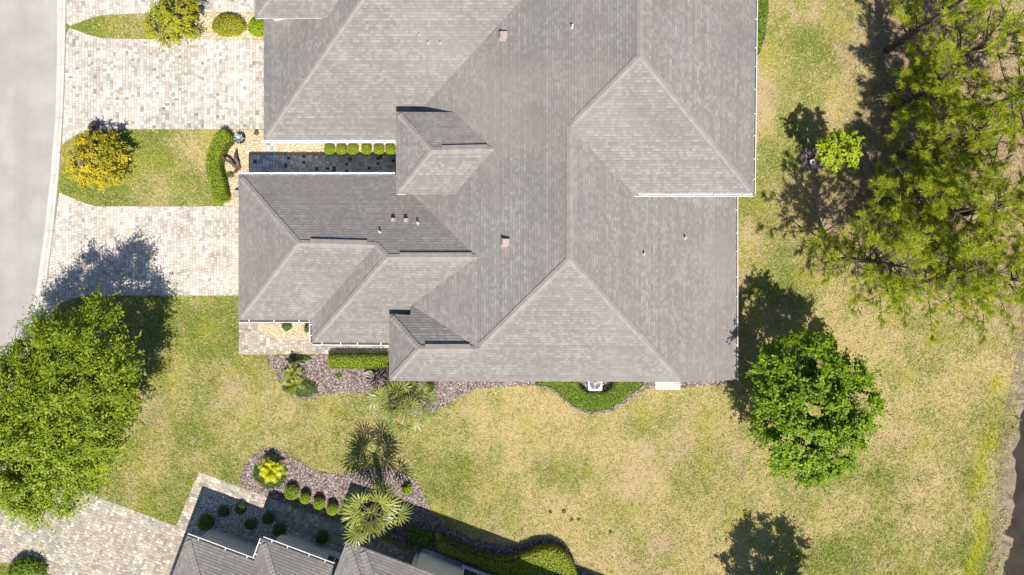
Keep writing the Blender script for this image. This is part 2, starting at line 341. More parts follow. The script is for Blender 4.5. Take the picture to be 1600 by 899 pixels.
def paving(name, poly, ang, pal, z=.03, w=.165, contrast=1.):
    """base sheet + every paver with its own edges, joined as one part (each is 3-6 px across)"""
    poly = ccw(poly); c = poly.mean(0); ca, sa = math.cos(-ang), math.sin(-ang); R = np.array([[ca, -sa], [sa, ca]]); lp = (poly-c)@R.T
    mb = MB(); mb.add([(p[0], p[1], z-.014) for p in poly], [tuple(range(len(poly)))])
    base = mb.build(name, M['joint']); tag(base, kind='structure')
    lo, hi = lp.min(0), lp.max(0); V, Fc, Cc = [], [], []; cols = np.array([p[0] for p in pal]); pr = np.array([p[1] for p in pal], float); pr /= pr.sum()
    x = lo[0]
    while x < hi[0]:
        wx = w*random.choice((1., 1., 1.25)); y = lo[1]-random.random()*.3
        while y < hi[1]:
            ly = w*random.choice((.8, 1., 1., 1.35, 1.6)); r = clip_rect(lp, x+.006, y+.006, x+wx-.006, y+ly-.006); y += ly
            if len(r) < 3: continue
            r = np.array(r); ar = abs(area2(r))
            if ar < .002: continue
            q_ = r.mean(0); inn = q_+(r-q_)*(1-.012/math.sqrt(ar)*1.6); k = len(r); b = len(V); zz = z+random.gauss(0, .0018)
            tx, ty = random.gauss(0, .012), random.gauss(0, .012)
            zt = lambda p: zz+(p[0]-q_[0])*tx+(p[1]-q_[1])*ty
            V += [(p[0], p[1], zt(p)) for p in inn]+[(p[0], p[1], z-.016) for p in r]
            Fc.append(tuple(range(b, b+k))); Fc += [(b+i, b+k+i, b+k+(i+1) % k, b+(i+1) % k) for i in range(k)]
            cc = cols[rng.choice(len(cols), p=pr)]*(1+rng.normal(0, .06)); Cc += [cc]*(2*k)
        x += wx
    V = np.array(V); V[:, :2] = V[:, :2]@R + c
    st = .78+.22*vnoise(V[:, 0], V[:, 1], 1.7, 21)+.2*vnoise(V[:, 0], V[:, 1], .6, 22); Cc = np.array(Cc)*st[:, None]
    o = obj('pavers', V, Fc, M['paver'], base, attr={'col': Cc}); tag(o, kind='stuff'); return base
NA = math.radians(-20.4)
PAL_C = [((.40,.345,.265),5),((.34,.295,.23),4),((.29,.25,.2),3),((.52,.47,.38),1.6),((.23,.215,.185),1.4)]
D_A = [(92.5,301),(110,308),(130,316.5),(150,322.5),(390,322.5),(390,462),(130,462),(95,474),(63,505),(73,449),(84.5,361)]
D_B = [(102.5,103),(103.5,56),(108,44),(122,48),(137,54),(160,60),(200,61),(250,61.5),(290,61),(428,62),(428,202),(143,202.5),(120,211),(97.5,226),(99.5,184)]
D_B2 = [(105.5,-200),(104,36),(110,41),(130,33),(150,26),(170,23.5),(222,21),(285,19),(412,20),(412,-200)]
D_C = [(-30,782),(5,703),(14,722),(60,741),(275,822),(311,737.5),(424.5,778.5),(640,860),(668,872),(655,925),(300,925),(280,1040),(100,1040),(92,908),(75,895),(55,885.5),(30,880),(-60,878),(-73,862)]
WALK_A = [(373,498),(640,498),(640,552),(487,553),(373,555)]
ENTRY = [(391,242.5),(640,242.5),(640,290),(391,290)]
ENT2 = [(411,216),(433,216),(433,242),(411,242)]
PAL_E = [((.62,.6,.56),4),((.5,.49,.47),4),((.38,.38,.38),2),((.08,.085,.09),1.),((.7,.67,.62),2)]
for nm, pl, an, pa, z in (('driveway', D_A, 0, PAL_A, .03), ('driveway', D_B, 0, PAL_D, .03), ('driveway', D_B2, 0, PAL_D, .03), ('driveway', D_C, NA, PAL_C, .03),
                          ('walkway', WALK_A, 0, PAL_C, .028), ('walkway', ENTRY, 0, PAL_E, .034), ('walkway', ENT2, 0, PAL_D, .028)):
    paving(nm, P2(pl), an, pa, z)

# ---------------------------------------------------------------- beds of stones and bark
def chips(name, parent, poly, n, z, size, pal, mat, flat=.5, elong=1.):
    p = scatter(poly, n); n = len(p); s = size*(.6+.8*rng.random(n)); th = rng.random(n)*6.283; til = rng.normal(0, .35, (n, 2))
    base = np.array([(-1, -.7, 0), (1, -.8, 0), (.9, .8, 0), (-.9, .7, 0), (-.55, -.4, 1), (.5, -.45, 1), (.45, .45, 1), (-.5, .4, 1)])*np.array((.5, .5, 1))
    Bv = base[None]*np.array((elong, 1, flat))[None, None]*s[:, None, None]; Bv = Bv*(1+rng.normal(0, .16, (n, 8, 1)))
    Bv[..., 2] += Bv[..., 0]*til[:, :1]+Bv[..., 1]*til[:, 1:]
    c, s_ = np.cos(th)[:, None], np.sin(th)[:, None]; X = Bv[..., 0]*c-Bv[..., 1]*s_+p[:, :1]; Y = Bv[..., 0]*s_+Bv[..., 1]*c+p[:, 1:]; Z = Bv[..., 2]+z
    V = np.stack([X, Y, Z], -1).reshape(-1, 3); f = np.array([(4, 5, 6, 7), (0, 1, 5, 4), (1, 2, 6, 5), (2, 3, 7, 6), (3, 0, 4, 7)])
    Fc = (f[None]+8*np.arange(n)[:, None, None]).reshape(-1, 4); cols = np.array(pal)[rng.integers(0, len(pal), n)]*(1+rng.normal(0, .12, (n, 1)))
    o = obj(name, V, Fc, mat, parent, attr={'col': np.clip(np.repeat(cols, 8, 0), .01, 1)}); return tag(o, kind='stuff')
PEB = [(.58,.47,.31),(.64,.55,.40),(.50,.36,.21),(.66,.60,.50),(.42,.30,.18),(.55,.42,.26)]
BRK = [(.17,.115,.098),(.22,.17,.155),(.28,.235,.22),(.10,.066,.055),(.14,.094,.078),(.34,.30,.285)]
SHL = [(.7,.68,.64),(.5,.48,.45),(.78,.76,.72),(.2,.185,.17)]
def bed(name, pl, kind, z=.016, dens=330):
    poly = ccw(P2(pl)); mb = MB(); mb.prism(poly, 0, z); b = mb.build(name, M['soil' if kind == 'bark' else 'gravel_soil']); tag(b, kind='structure')
    n = int(abs(area2(poly))*dens)
    if kind == 'bark': chips('bark_chips', b, poly, n, z-.004, .075, BRK, M['chip'], .25, 1.7)
    elif kind == 'shell': chips('stones', b, poly, n, z-.004, .06, SHL, M['stone'], .5)
    else: chips('pebbles', b, poly, n, z-.004, .062, PEB, M['stone'], .5)
    return poly
G1 = [(355,203),(415,203),(415,219),(414,243),(391,243),(391,322),(350,322),(346,300),(336,280),(331,255),(336,235),(348,215)]
G1b = [(433,216),(640,216),(640,242),(433,242)]
G2 = [(283,20),(412,21),(412,61),(290,60.5),(265,58),(262,30)]
G3 = smooth_poly([(405,503),(440,504),(487,504),(487,525),(470,531),(440,530),(412,522)], 4, True)
MA = smooth_poly([(417,557),(428,578),(437,598),(446,614),(463,623),(485,621.5),(509,615.5),(531,612.5),(559,614.5),(581,623),(609,639),(640,648),(664,647),(682,640),(702,630.5),(723,616),(745,607.5),(780,605),(815,603),(838,603),(864,612),(881,626),(898,638),(925,647),(954,642),(982,626.5),(1009,608.5),(1040,607),(1090,603),(1146,600)], 3)+[(1146,585),(625,585),(625,548),(610,553)]
MC = smooth_poly([(372,757),(381,734),(397,712),(417,701),(436,702.5),(453,712),(475,726),(499,737),(522,740.5),(547,740),(580,732),(615,732.5),(640,745),(657,763),(667,784),(678,804),(707,829),(750,845),(787,852),(812,851.5),(836,844),(860,842),(880,851),(893,867),(904,883),(926,897),(960,915),(985,935)], 3)+[(970,960),(650,855),(424,779.5)]
GN_ = [(317,776),(332,771),(352,776),(375,786),(402,796),(428,815),(470,834),(520,850),(550,862),(545,885),(420,885),(300,852),(306,806)]
poly_G1 = bed('gravel_bed', G1, 'peb'); bed('gravel_bed', G1b, 'peb'); bed('gravel_bed', G2, 'peb'); bed('gravel_bed', G3, 'peb', .045)
bed('mulch_bed', MA, 'bark', .02, 420); bed('mulch_bed', MC, 'bark', .02, 420); bed('gravel_bed', GN_, 'shell', .05, 500)
RING = [tuple(np.array((1271, 249))+21*np.array((math.cos(t), 1.02*math.sin(t)))) for t in np.linspace(0, 6.283, 22)[:-1]]
bed('mulch_bed', RING, 'bark', .03, 420)

# ---------------------------------------------------------------- grass
EXC = [P2(x) for x in (D_A, D_B, D_B2, D_C, WALK_A, ENTRY, ENT2, G1, G1b, G2, MA, MC, RING)]
HOUSE = [P2(x) for x in ([(385,285),(1130,285),(1130,585),(385,490)], [(420,-200),(1155,-200),(1155,300),(420,215)])]
NT = 230000
p = np.c_[rng.uniform(-31, 30.5, NT), rng.uniform(-18, 17.8, NT)]
ok = p[:, 0] < bank_x(p[:, 1])+.1+.4*rng.random(NT)**2.5+.35*(vnoise(p[:, 0], p[:, 1], 1.2, 77) > .6)
kx = np.interp(p[:, 1], [k[1] for k in KO3[::-1]], [k[0] for k in KO3[::-1]]); ok &= p[:, 0] > kx+.02
for e in EXC+HOUSE: ok &= ~inside(p, e)
p = p[ok]; fl = np.concatenate([np.c_[lawn_fields(p[i:i+8000, 0], p[i:i+8000, 1])] for i in range(0, len(p), 8000)])
keep = rng.random(len(p)) > fl[:, 1]*.75; p, fl = p[keep], fl[keep]; n = len(p)
B = 5; th = rng.random((n, B))*6.283; ln = (.05+.07*rng.random((n, B)))*(.8+.5*fl[:, :1]); el = .25+.9*rng.random((n, B)); wd = .013+.01*rng.random((n, B))
bx = p[:, None, :]+rng.normal(0, .035, (n, B, 2)); dx = np.stack([np.cos(th), np.sin(th)], -1); pr = np.stack([-np.sin(th), np.cos(th)], -1)
V = np.zeros((n, B, 3, 3)); V[:, :, 0, :2] = bx-pr*wd[..., None]; V[:, :, 1, :2] = bx+pr*wd[..., None]; V[:, :, 2, :2] = bx+dx*(ln*np.cos(el))[..., None]; V[:, :, 2, 2] = ln*np.sin(el)+.01; V[:, :, :2, 2] = .002
gv = np.clip(fl[:, 0][:, None]+rng.normal(0, .22, (n, B))+rng.normal(0, .33, (n, 1)), 0, 1)
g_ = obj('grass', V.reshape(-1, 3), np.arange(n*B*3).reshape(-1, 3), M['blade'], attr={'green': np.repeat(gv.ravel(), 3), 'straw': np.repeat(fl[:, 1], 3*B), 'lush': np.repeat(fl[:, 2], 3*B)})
tag(g_, 'short mown lawn grass, patchy green and straw coloured', 'grass', kind='stuff')
# fallen pine straw
pp = np.concatenate([c+rng.normal(0, 2.0, (2600, 2)) for c in PINE_C]); pp = pp[(pp[:, 0] < bank_x(pp[:, 1]))]; n = len(pp)
th = rng.random(n)*6.283; l_ = .1+.14*rng.random(n); dv = np.c_[np.cos(th), np.sin(th)]*l_[:, None]; pv = np.c_[-np.sin(th), np.cos(th)]*.008
V = np.zeros((n, 4, 3)); V[:, 0, :2] = pp-dv-pv; V[:, 1, :2] = pp+dv-pv; V[:, 2, :2] = pp+dv+pv; V[:, 3, :2] = pp-dv+pv; V[..., 2] = .03+.03*rng.random((n, 4))
cs = np.array([(.36,.24,.14),(.28,.18,.11),(.42,.31,.2),(.2,.13,.09)])[rng.integers(0, 4, n)]
o = obj('pine_straw', V.reshape(-1, 3), np.arange(n*4).reshape(-1, 4), M['chip'], attr={'col': np.repeat(cs, 4, 0)}); tag(o, 'brown fallen pine needles under the pines', 'pine straw', kind='stuff')

# ---------------------------------------------------------------- houses
def shingle_slope(name, poly, parent, expo=.145, th=.011):
    P = np.array(poly, float); c = P.mean(0); u_, s_, vt = np.linalg.svd(P-c); nrm = vt[2]; nrm = nrm*np.sign(nrm[2])
    e = np.cross((0, 0, 1), nrm); e /= np.linalg.norm(e); sl = np.cross(nrm, e)
    A = np.c_[(P-c)@e, (P-c)@sl]; b0 = A[:, 1].min(); b1 = A[:, 1].max(); V, Fc, UV = [], [], []
    def clipb(pts, val, sg):
        out = []
        for i in range(len(pts)):
            a_, b_ = pts[i], pts[(i+1) % len(pts)]; da, db = sg*(a_[1]-val), sg*(b_[1]-val)
            if da >= 0: out.append(a_)
            if da*db < 0: t = da/(da-db); out.append((a_[0]+(b_[0]-a_[0])*t, a_[1]+(b_[1]-a_[1])*t))
        return out
    k = 0; b = b0; so = random.random()*50
    while b < b1-1e-4:
        pts = [tuple(x) for x in A]; pts = clipb(pts, b, 1)
        if len(pts) >= 3: pts = clipb(pts, b+expo, -1)
        if len(pts) >= 3:
            s0 = len(V)
            for a_, bb in pts:
                h = th*(1-(bb-b)/expo)+.004; V.append(c+e*a_+sl*bb+nrm*h); UV.append((a_+so, (k+.5)*.145+((bb-b)/expo-.5)*.12+so//1*.145))
            Fc.append(tuple(range(s0, len(V))))
            for i in range(len(pts)):                      # butt edge of the course
                j = (i+1) % len(pts)
                if abs(pts[i][1]-b) < 1e-6 and abs(pts[j][1]-b) < 1e-6:
                    s1 = len(V)
                    for (a_, bb), h in ((pts[i], th+.004), (pts[j], th+.004), (pts[j], -.004), (pts[i], -.004)):
                        V.append(c+e*a_+sl*bb+nrm*h); UV.append((a_+so, (k+.5)*.145+so//1*.145))
                    Fc.append((s1, s1+3, s1+2, s1+1))
        b += expo; k += 1
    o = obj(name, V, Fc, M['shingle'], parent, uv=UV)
    obj('underlay', P-np.array((0, 0, .03)), [tuple(range(len(P)))], M['under'], o)
    return o
def cap(p0, p1, parent, w=.155, n1=None, n2=None, slope=.43):
    """overlapping ridge shingles, low end to high end"""
    p0, p1 = np.array(p0), np.array(p1)
    if p0[2] > p1[2]: p0, p1 = p1, p0
    if p1[2]-p0[2] > .3: p0 = p0+(p1-p0)*min(.25, .28/np.linalg.norm(p1-p0))
    d_ = p1-p0; Ln = np.linalg.norm(d_); t = d_/Ln; s_ = np.cross(t, (0, 0, 1)); s_ /= np.linalg.norm(s_); up = np.cross(s_, t)
    lat = slope if abs(t[2]) < .05 else slope*.72; m = max(2, int(Ln/.19)); V, Fc = [], []
    for i in range(m):
        a0, a1 = p0+d_*(i/m)-t*.03, p0+d_*((i+1)/m)+t*.02; ww = w*random.uniform(.95, 1.05); b = len(V)
        for q_, h in ((a0, .062), (a1, .042)):
            for sx in (-1, -.35, 0, .35, 1): V.append(q_+s_*sx*ww+up*(h-abs(sx)*ww*lat+.004*(sx == 0)))
        Fc += [(b+j, b+j+1, b+j+6, b+j+5) for j in range(4)]
        for j in range(4): V += [V[b+j]-up*.045, V[b+j+1]-up*.045]; q2 = len(V); Fc.append((b+j+1, b+j, q2-2, q2-1))
        for j in (0, 4):                                    # side edges
            V += [V[b+j]-up*.05, V[b+j+5]-up*.05]; q2 = len(V); Fc.append((b+j, b+j+5, q2-1, q2-2))
    return obj('ridge_cap', V, Fc, M['cap'], parent)
def ridge_vent(p0, p1, parent):
    p0, p1 = np.array(p0), np.array(p1); c = (p0+p1)/2; a_ = math.atan2(p1[1]-p0[1], p1[0]-p0[0]); mb = MB(); hl = np.linalg.norm(p1-p0)/2
    ca, sa = math.cos(a_), math.sin(a_); pf = ((-.23, -.05), (-.23, .035), (0, .105), (.23, .035), (.23, -.05))
    V = [(c[0]+x*ca-y*sa, c[1]+x*sa+y*ca, c[2]+z) for x in (-hl, hl) for y, z in pf]
    mb.add(V, [(i, i+5, i+6, i+1) for i in range(4)]+[(0, 1, 2, 3, 4), (9, 8, 7, 6, 5)])
    return mb.build('ridge_vent', M['cap'], parent)
def eave(p0, p1, parent, depth=.45, h=.2):
    """fascia board below the drip edge, soffit behind it; walls lie to the left of p0->p1"""
    p0, p1 = np.array(p0), np.array(p1); t = (p1-p0)/np.linalg.norm(p1-p0); l = np.cross((0, 0, 1), t); l[2] = 0; l /= np.linalg.norm(l)
    mb = MB(); a_, b_ = p0+l*.02, p1+l*.02; dn = np.array((0, 0, -h)); z0 = np.array((0, 0, -.012))
    mb.add([a_+z0, b_+z0, b_+dn, a_+dn, a_+l*.03+z0, b_+l*.03+z0, b_+l*.03+dn, a_+l*.03+dn], [(0, 3, 2, 1), (4, 5, 6, 7), (3, 7, 6, 2), (0, 4, 7, 3), (1, 2, 6, 5)])
    mb.build('fascia', M['fascia'], parent)
    mb = MB(); z1 = np.array((0, 0, -h+.03)); mb.add([a_+l*.035+z1, b_+l*.035+z1, b_+l*depth+z1, a_+l*depth+z1], [(0, 3, 2, 1)]); mb.build('soffit', M['trim'], parent)
def gutter(p0, p1, parent, w=.12, step=1.0, dark_inside=True):
    """K-style channel hung outside p0->p1 (house on the left), with its hangers and end caps"""
    p0, p1 = np.array(p0), np.array(p1); d_ = p1-p0; Ln = np.linalg.norm(d_); t = d_/Ln; r = -np.cross((0, 0, 1), t); r[2] = 0; r /= np.linalg.norm(r); up = np.array((0, 0, 1.))
    pf = ((0, -.02), (0, -.12), (w*.75, -.12), (w, -.05), (w, -.005), (w+.032, -.005), (w+.032, -.055), (w*.79, -.128), (-.004, -.128)); V = []
    for q_ in (p0, p1): V += [q_+r*x+up*z for x, z in pf]
    k = len(pf); mb = MB(); mb.add(V, [(i, i+k, i+k+1, i+1) for i in range(k-1)]+[(1, 2, 3, 4, 0), (k, k+4, k+3, k+2, k+1)])
    g = mb.build('gutter', M['white'], parent); m = max(2, int(Ln/step)); mb = MB()
    if dark_inside: mb.add([q_+r*x+up*z for q_ in (p0+t*.01, p1-t*.01) for x, z in ((.004, -.075), (w*.5, -.062), (w*.93, -.07))], [(0, 3, 4, 1), (1, 4, 5, 2)]); mb.build('dark_strip', M['soil'], g)  # dark strip added to make the inside of the channel look darker
    for i in range(m):
        q_ = p0+d_*((i+.5+random.uniform(-.15, .15))/m); mb = MB(); a_ = math.atan2(t[1], t[0])
        mb.box(q_+r*(w*.45), .022, w*.62, q_[2]-.018, q_[2]+.006, a_); mb.build('hanger', M['white'], g)
    return g
def wallbox(px, z1, parent, ov=.45, h0=0.):
    """wall block under a roof: px corners are eave corners at height z1 -> pushed in by the overhang"""
    poly = ccw(np.array([at(u, v, z1)[:2] for u, v in px])); n = len(poly); out = []
    for i in range(n):
        a_, b_, c_ = poly[i-1], poly[i], poly[(i+1) % n]; d1 = (b_-a_)/np.linalg.norm(b_-a_); d2 = (c_-b_)/np.linalg.norm(c_-b_)
        n1, n2 = np.array((-d1[1], d1[0])), np.array((-d2[1], d2[0])); s_ = n1+n2; k = 1/max(.3, 1+n1@n2); out.append(b_+s_*k*ov)
    mb = MB(); mb.prism(out, h0, z1-.16); return mb.build('wall', M['wall'], parent)

p = .45
H1 = empty('duplex_house', at(800, 300, 0), 'large grey shingled duplex house with many hips, filling the middle of the picture', 'house')
ZE = 2.46
EA = Pl(at(1150, 450, 2.4), gx=-p); apex = on(890, 405, EA); rA = on(890, 198, EA); hc = on(1066, 597, EA); zs = hc[2]
WP = Pl((apex+rA)/2, gx=p); rB0 = on(1000, 88, WP); rB1 = on(1001, -200, WP); vB = on(990, 303, EA); zB = vB[2]
eB0, eB1 = at(1177, 303, zB), at(1183, -200, zB)
sl = lambda pts: shingle_slope('roof_slope', pts, H1)
sl([rB0, rA, vB, eB0]); sl([rB0, eB0, eB1, rB1])
sl([rA, vB, on(1150, 250, EA), on(1150, 594, EA), hc, apex])
_m = on(746, 402, WP); GNp = Pl(at(373, 274, ZE), gy=-(_m[2]-ZE)/(at(373, 274, ZE)[1]-_m[1])); g0, g0e = at(373, 274, ZE), at(650, 274, ZE)
r1W, r1E, r2W, r2E = on(466, 380, GNp), on(588, 383, GNp), on(605, 402, GNp), on(746, 402, GNp)
g1, g1e, g2, g2e = at(373, 500, ZE), at(487, 500, ZE), at(488, 535, ZE), at(655, 536, ZE)
G2p = Pl(g2, gy=(r2W[2]-ZE)/(r2W[1]-g2[1])); dv3 = on(643, 477, G2p)
dE = on(746, 545, WP); zD = dE[2]; dW = at(655, 545, zD); d0, d1 = at(608, 491, zs), at(608, 596, zs)
DN = Pl(dW, gy=-(zD-dv3[2])/(dv3[1]-dW[1])); d0 = on(608, 491, DN); dv1, dv2 = on(693, 508, DN), on(643, 477, DN)
sl([apex, dE, dW, d1, hc]); sl([dW, dE, dv1, dv2, on(641, 492, DN), d0]); sl([d0, d1, dW])
vC = on(625, 290, WP); w2 = on(622, 212, WP); w3 = on(655, 160, WP); w4 = on(890, -200, WP)
sl([apex, rA, rB0, rB1, w4, w3, w2, vC, on(725, 402, WP), on(746, 404, WP), dE])

sl([g0, r1W, r1E, r2W, r2E, on(690, 300, GNp), at(690, 274, ZE)])
sl([g0, g1, r1W]); sl([g1, g1e, r1E, r1W]); sl([g1e, g2, r2W, r1E])
sl([g2, at(655, 535.5, ZE), on(670, 480, G2p), on(690, 465, G2p), on(752, 410, G2p), on(746, 402, G2p), r2W])
rm = on(746, 402, G2p); u3 = np.array((0, 0, .012)); sl([rm+u3, dv3+u3, dv1+u3]); sl([rm+u3, dv1+u3, dE+u3])
b0, b0e = at(412, 219, ZE), at(655, 219, ZE); _m = on(745, 76, WP); GSB = Pl(b0, gy=(_m[2]-ZE)/(_m[1]-b0[1])); hB = on(706, -200, GSB)
sl([b0, at(690, 219, ZE), on(705, 165, GSB), on(960, -200, GSB), hB]); bw = at(412, -200, ZE); sl([b0, hB, bw])
zb = 4.5; q0, q1 = at(398, 28, zb), at(530, 28, zb); B2S = Pl(q0, gy=p); qh = on(572, -200, B2S); sl([q0, q1, on(720, -200, B2S), qh]); sl([q0, qh, at(393, -200, zb)])
cE = on(771, 233, WP); zc_ = cE[2]; cW = at(675, 235, zc_); zc = zc_-.9
c0, c1, c0e, c1e = at(619, 175, zc), at(619, 304, zc), at(709, 176, zc), at(718, 304, zc)
cx = np.array((.5, 0, 0)); sl([c0, c0e+cx, cE+cx, cW]); sl([c1, cW, cE+cx, c1e+cx]); sl([c0, cW, c1])
for a_, b_ in ((apex, rA), (apex, hc), (apex, dE), (dE, dW), (dW, d0), (dW, d1), (rA, rB0), (rB0, rB1), (rB0, eB0), (g0, r1W), (r1W, g1), (r1W, r1E), (r1E, r2W), (r2W, g2), (r2W, r2E),
               (b0, hB), (q0, qh), (c0, cW), (cW, c1), (cW, cE)): cap(a_, b_, H1)
lerp = lambda a_, b_, t: a_*(1-t)+b_*t
for a_, b_, t0, t1 in ((r1W, r1E, .16, .88), (r2W, r2E, .14, .94), (cW, cE, .16, .9), (dW, dE, .1, .87)): ridge_vent(lerp(a_, b_, t0), lerp(a_, b_, t1), H1)
# eaves: house on the left of the direction of travel
for a_, b_ in ((at(640, 274, ZE), g0), (g0, g1), (g1, g1e), (g1e, g2), (g2, at(612, 536, ZE)), (d0, d1), (d1, hc), (on(1150, 594, EA), on(1150, 250, EA)), (vB, eB0), (eB0, eB1),
               (b0, at(640, 219, ZE)), (bw, b0), (at(393, -200, zb), q0), (q0, q1), (c0, c1), (c1, c1e), (c0e, c0), (on(640, 491.5, DN), d0)): eave(a_, b_, H1)
for a_, b_ in ((g1, g1e), (g1e, g2), (g2, at(607, 536, ZE))): gutter(a_, b_, H1)
for a_, b_, w_, l_ in ((at(617, 274, ZE), g0, .12, False), (b0, at(617, 219, ZE), .12, False), (on(1150, 594, EA), on(1150, 306, EA), .085, True), (vB, eB0, .1, False), (eB0, eB1, .085, True)): gutter(a_, b_, H1, w_, 1.1, l_)
# rake board at the south end of the low east slope
ra, rb = hc, on(1150, 594, EA); mb = MB(); dn = np.array((0, 0, -.2)); off = np.array((0, .03, -.01)); mb.add([ra+off, rb+off, rb+off+dn, ra+off+dn, ra+off+(0, .03, 0), rb+off+(0, .03, 0), rb+off+dn+(0, .03, 0), ra+off+dn+(0, .03, 0)], [(0, 1, 2, 3), (7, 6, 5, 4), (3, 2, 6, 7), (0, 4, 5, 1)]); mb.build('rake_board', M['fascia'], H1)
wallbox([(373,274),(700,274),(700,500),(373,500)], ZE, H1); wallbox([(488,300),(700,300),(700,535),(488,535)], ZE, H1); wallbox([(608,491),(1060,491),(1060,596),(608,596)], zs, H1)
wallbox([(700,150),(1150,150),(1150,594),(700,594)], 2.42, H1); wallbox([(412,-220),(1000,-220),(1000,219),(412,219)], ZE-.01, H1); wallbox([(398,-220),(600,-220),(600,28),(398,28)], zb, H1)
wallbox([(619,175),(760,175),(760,304),(619,304)], zc, H1); wallbox([(960,-220),(1178,-220),(1177,303),(960,303)], zB, H1)
wpA = at(373, 0, ZE)[0]+.45; wpB = at(412, 0, ZE)[0]+.45
def garage_door(x, ya, yb_):
    mb = MB(); mb.box((x-.015, (ya+yb_)/2), .02, abs(ya-yb_)/2, .04, 2.2); g = mb.build('garage_door', M['trim'], H1)
    for k in range(4):
        for j in range(4):
            y0 = ya+(yb_-ya)*(j+.5)/4; mb = MB(); mb.box((x-.04, y0), .012, abs(yb_-ya)/8-.08, .1+k*.53, .5+k*.53); mb.build('panel', M['trim'], g)
garage_door(wpA, at(0, 343)[1], at(0, 448)[1]); garage_door(wpB, at(0, 72)[1], at(0, 185)[1])
def roof_vent(u, v, P, s=.16, h=.22):
    q_ = on(u, v, P); mb = MB(); mb.box(q_, s*1.5, s*1.5, q_[2]-.12, q_[2]+.05); b = mb.build('vent', M['pinkvent'], H1)
    mb = MB(); mb.box(q_, s, s, q_[2]+.04, q_[2]+h); mb.box(q_, s*1.2, s*1.2, q_[2]+h, q_[2]+h+.06, taper=.8); mb.build('vent_hood', M['pinkvent'], b)
def pipe(u, v, P, r=.045, h=.3, mat='white'):
    q_ = on(u, v, P); mb = MB(); mb.lathe((q_[0], q_[1], q_[2]-.1), ((r*2.4, 0), (r*2.2, .12), (r*1.25, .17)), 10); b = mb.build('pipe_flashing', M['greymetal'], H1)
    mb = MB(); mb.lathe((q_[0], q_[1], q_[2]), ((r, 0), (r, h), (r*.75, h), (r*.75, h-.08)), 10); mb.build('vent_pipe', M[mat], b)
roof_vent(787, 57, WP); roof_vent(790.5, 379, WP)
for u, v, P in ((615, 344, GNp), (634.5, 344.5, GNp)): roof_vent(u, v, P, .075, .22)
for u, v, P in ((653, 349, GNp), (594, 363, GNp), (894, 43, WP), (1006, 397, EA), (1070, 372, EA)): pipe(u, v, P)
for u, v in ((655, 54), (669, 67), (688, 67)): pipe(u, v, GSB, .04, .18, 'greymetal')

# neighbouring house, turned about twenty degrees
H2 = empty('corner_house', at(560, 930, 0), 'grey roofed house turned at an angle along the bottom edge, white gutters', 'house')
ZE = 2.7
e1 = np.array((math.cos(NA), math.sin(NA), 0)); e2 = np.array((-math.sin(NA), math.cos(NA), 0)); zv = np.array((0, 0, 1.)); pz = .42
sl2 = lambda pts: shingle_slope('roof_slope', pts, H2)
A1 = at(292, 838, ZE); B1 = A1+e1*((at(402, 874, ZE)-A1)@e1)
h1 = A1+(e1-e2)*4.2+zv*4.2*pz; sl2([A1, h1, h1+e1*5, A1+e1*6.5]); A1s = A1-e2*9; sl2([A1, A1s, h1-e2*.6, h1])
A2 = at(410, 843, ZE); s2 = (A2-A1)@e2; h2 = A2+(e1-e2)*5.2+zv*5.2*pz; B2 = A2+e1*((at(525, 881, ZE)-A2)@e1)
sl2([A2, h2, h2+e1*4, A2+e1*9, B2]) if False else sl2([A2, h2, h2+e1*1.5, B2+e1*.02]); sl2([A2, A2-e2*7, h2])
z3 = 3.35; A3 = at(541, 847, z3); E3 = A3+e1*4.05; r3 = 1.75; k3a, k3b = A3+(e1-e2)*r3+zv*r3*pz, E3+(-e1-e2)*r3+zv*r3*pz
sl2([A3, k3a, k3b, E3]); sl2([A3, A3-e2*2*r3, k3a]); sl2([E3, k3b, E3-e2*2*r3]); sl2([A3-e2*2*r3, E3-e2*2*r3, k3b, k3a])
Wm = at(660, 856, 0); zm = 3.4; M0 = Wm+e2*.28+zv*zm-e1*3; M1 = Wm+e2*.28+zv*zm+e1*14
hm0 = M0+(e1-e2)*6+zv*6*pz; hm1 = M1+(-e1-e2)*6+zv*6*pz; sl2([M0, hm0, hm1, M1]); sl2([M0, M0-e2*12, hm0]); sl2([M1, hm1, M1-e2*12])
for a_, b_ in ((A1, h1), (A2, h2), (A3, k3a), (E3, k3b), (k3a, k3b), (M0, hm0), (M1, hm1), (hm0, hm1), (h1, h1+e1*4), (h2, h2+e1*1.4)): cap(a_, b_, H2)
for a_, b_ in ((A1+e1*4.0, A1), (A1, A1s), (B2, A2), (A2, A2-e2*1.15), (E3, A3), (A3, A3-e2*2*r3), (E3-e2*2*r3, E3), (M1, M0+e1*4)): eave(a_, b_, H2, .4)
for a_, b_ in ((B1, A1), (B2, A2), (A2, A2-e2*1.1)): gutter(a_, b_, H2)
def wall2(o, l, dp, z1, name='wall', mat='wall', z0=0.):      # o = outer left corner on plan, along e1, back along -e2
    o = np.array((o[0], o[1], 0)); c = o+e1*l/2-e2*dp/2; mb = MB(); mb.box(c, l/2, dp/2, z0, z1, NA); return mb.build(name, M[mat], H2)
o1 = A1+e1*.42-e2*.42; wall2(o1, 9, 8, ZE-.15); wall2(o1+e2*.05-e1*.05, 4.6, .3, 1.02, 'ledge', 'trim', .9)
o2 = A2+e1*.42-e2*.42; wall2(o2, 7.5, 8, ZE-.16); wall2(o2+e2*.05-e1*.05, 3.9, .3, 1.02, 'ledge', 'trim', .9)
wall2(Wm, 14, 10, zm-.15); wall2(Wm+e2*.03, 14, .2, .25, 'plinth', 'trim')
for k in (0.35, 3.6): wall2(A3+e1*k-e2*.5, .28, .28, z3-.1, 'porch_post', 'trim')
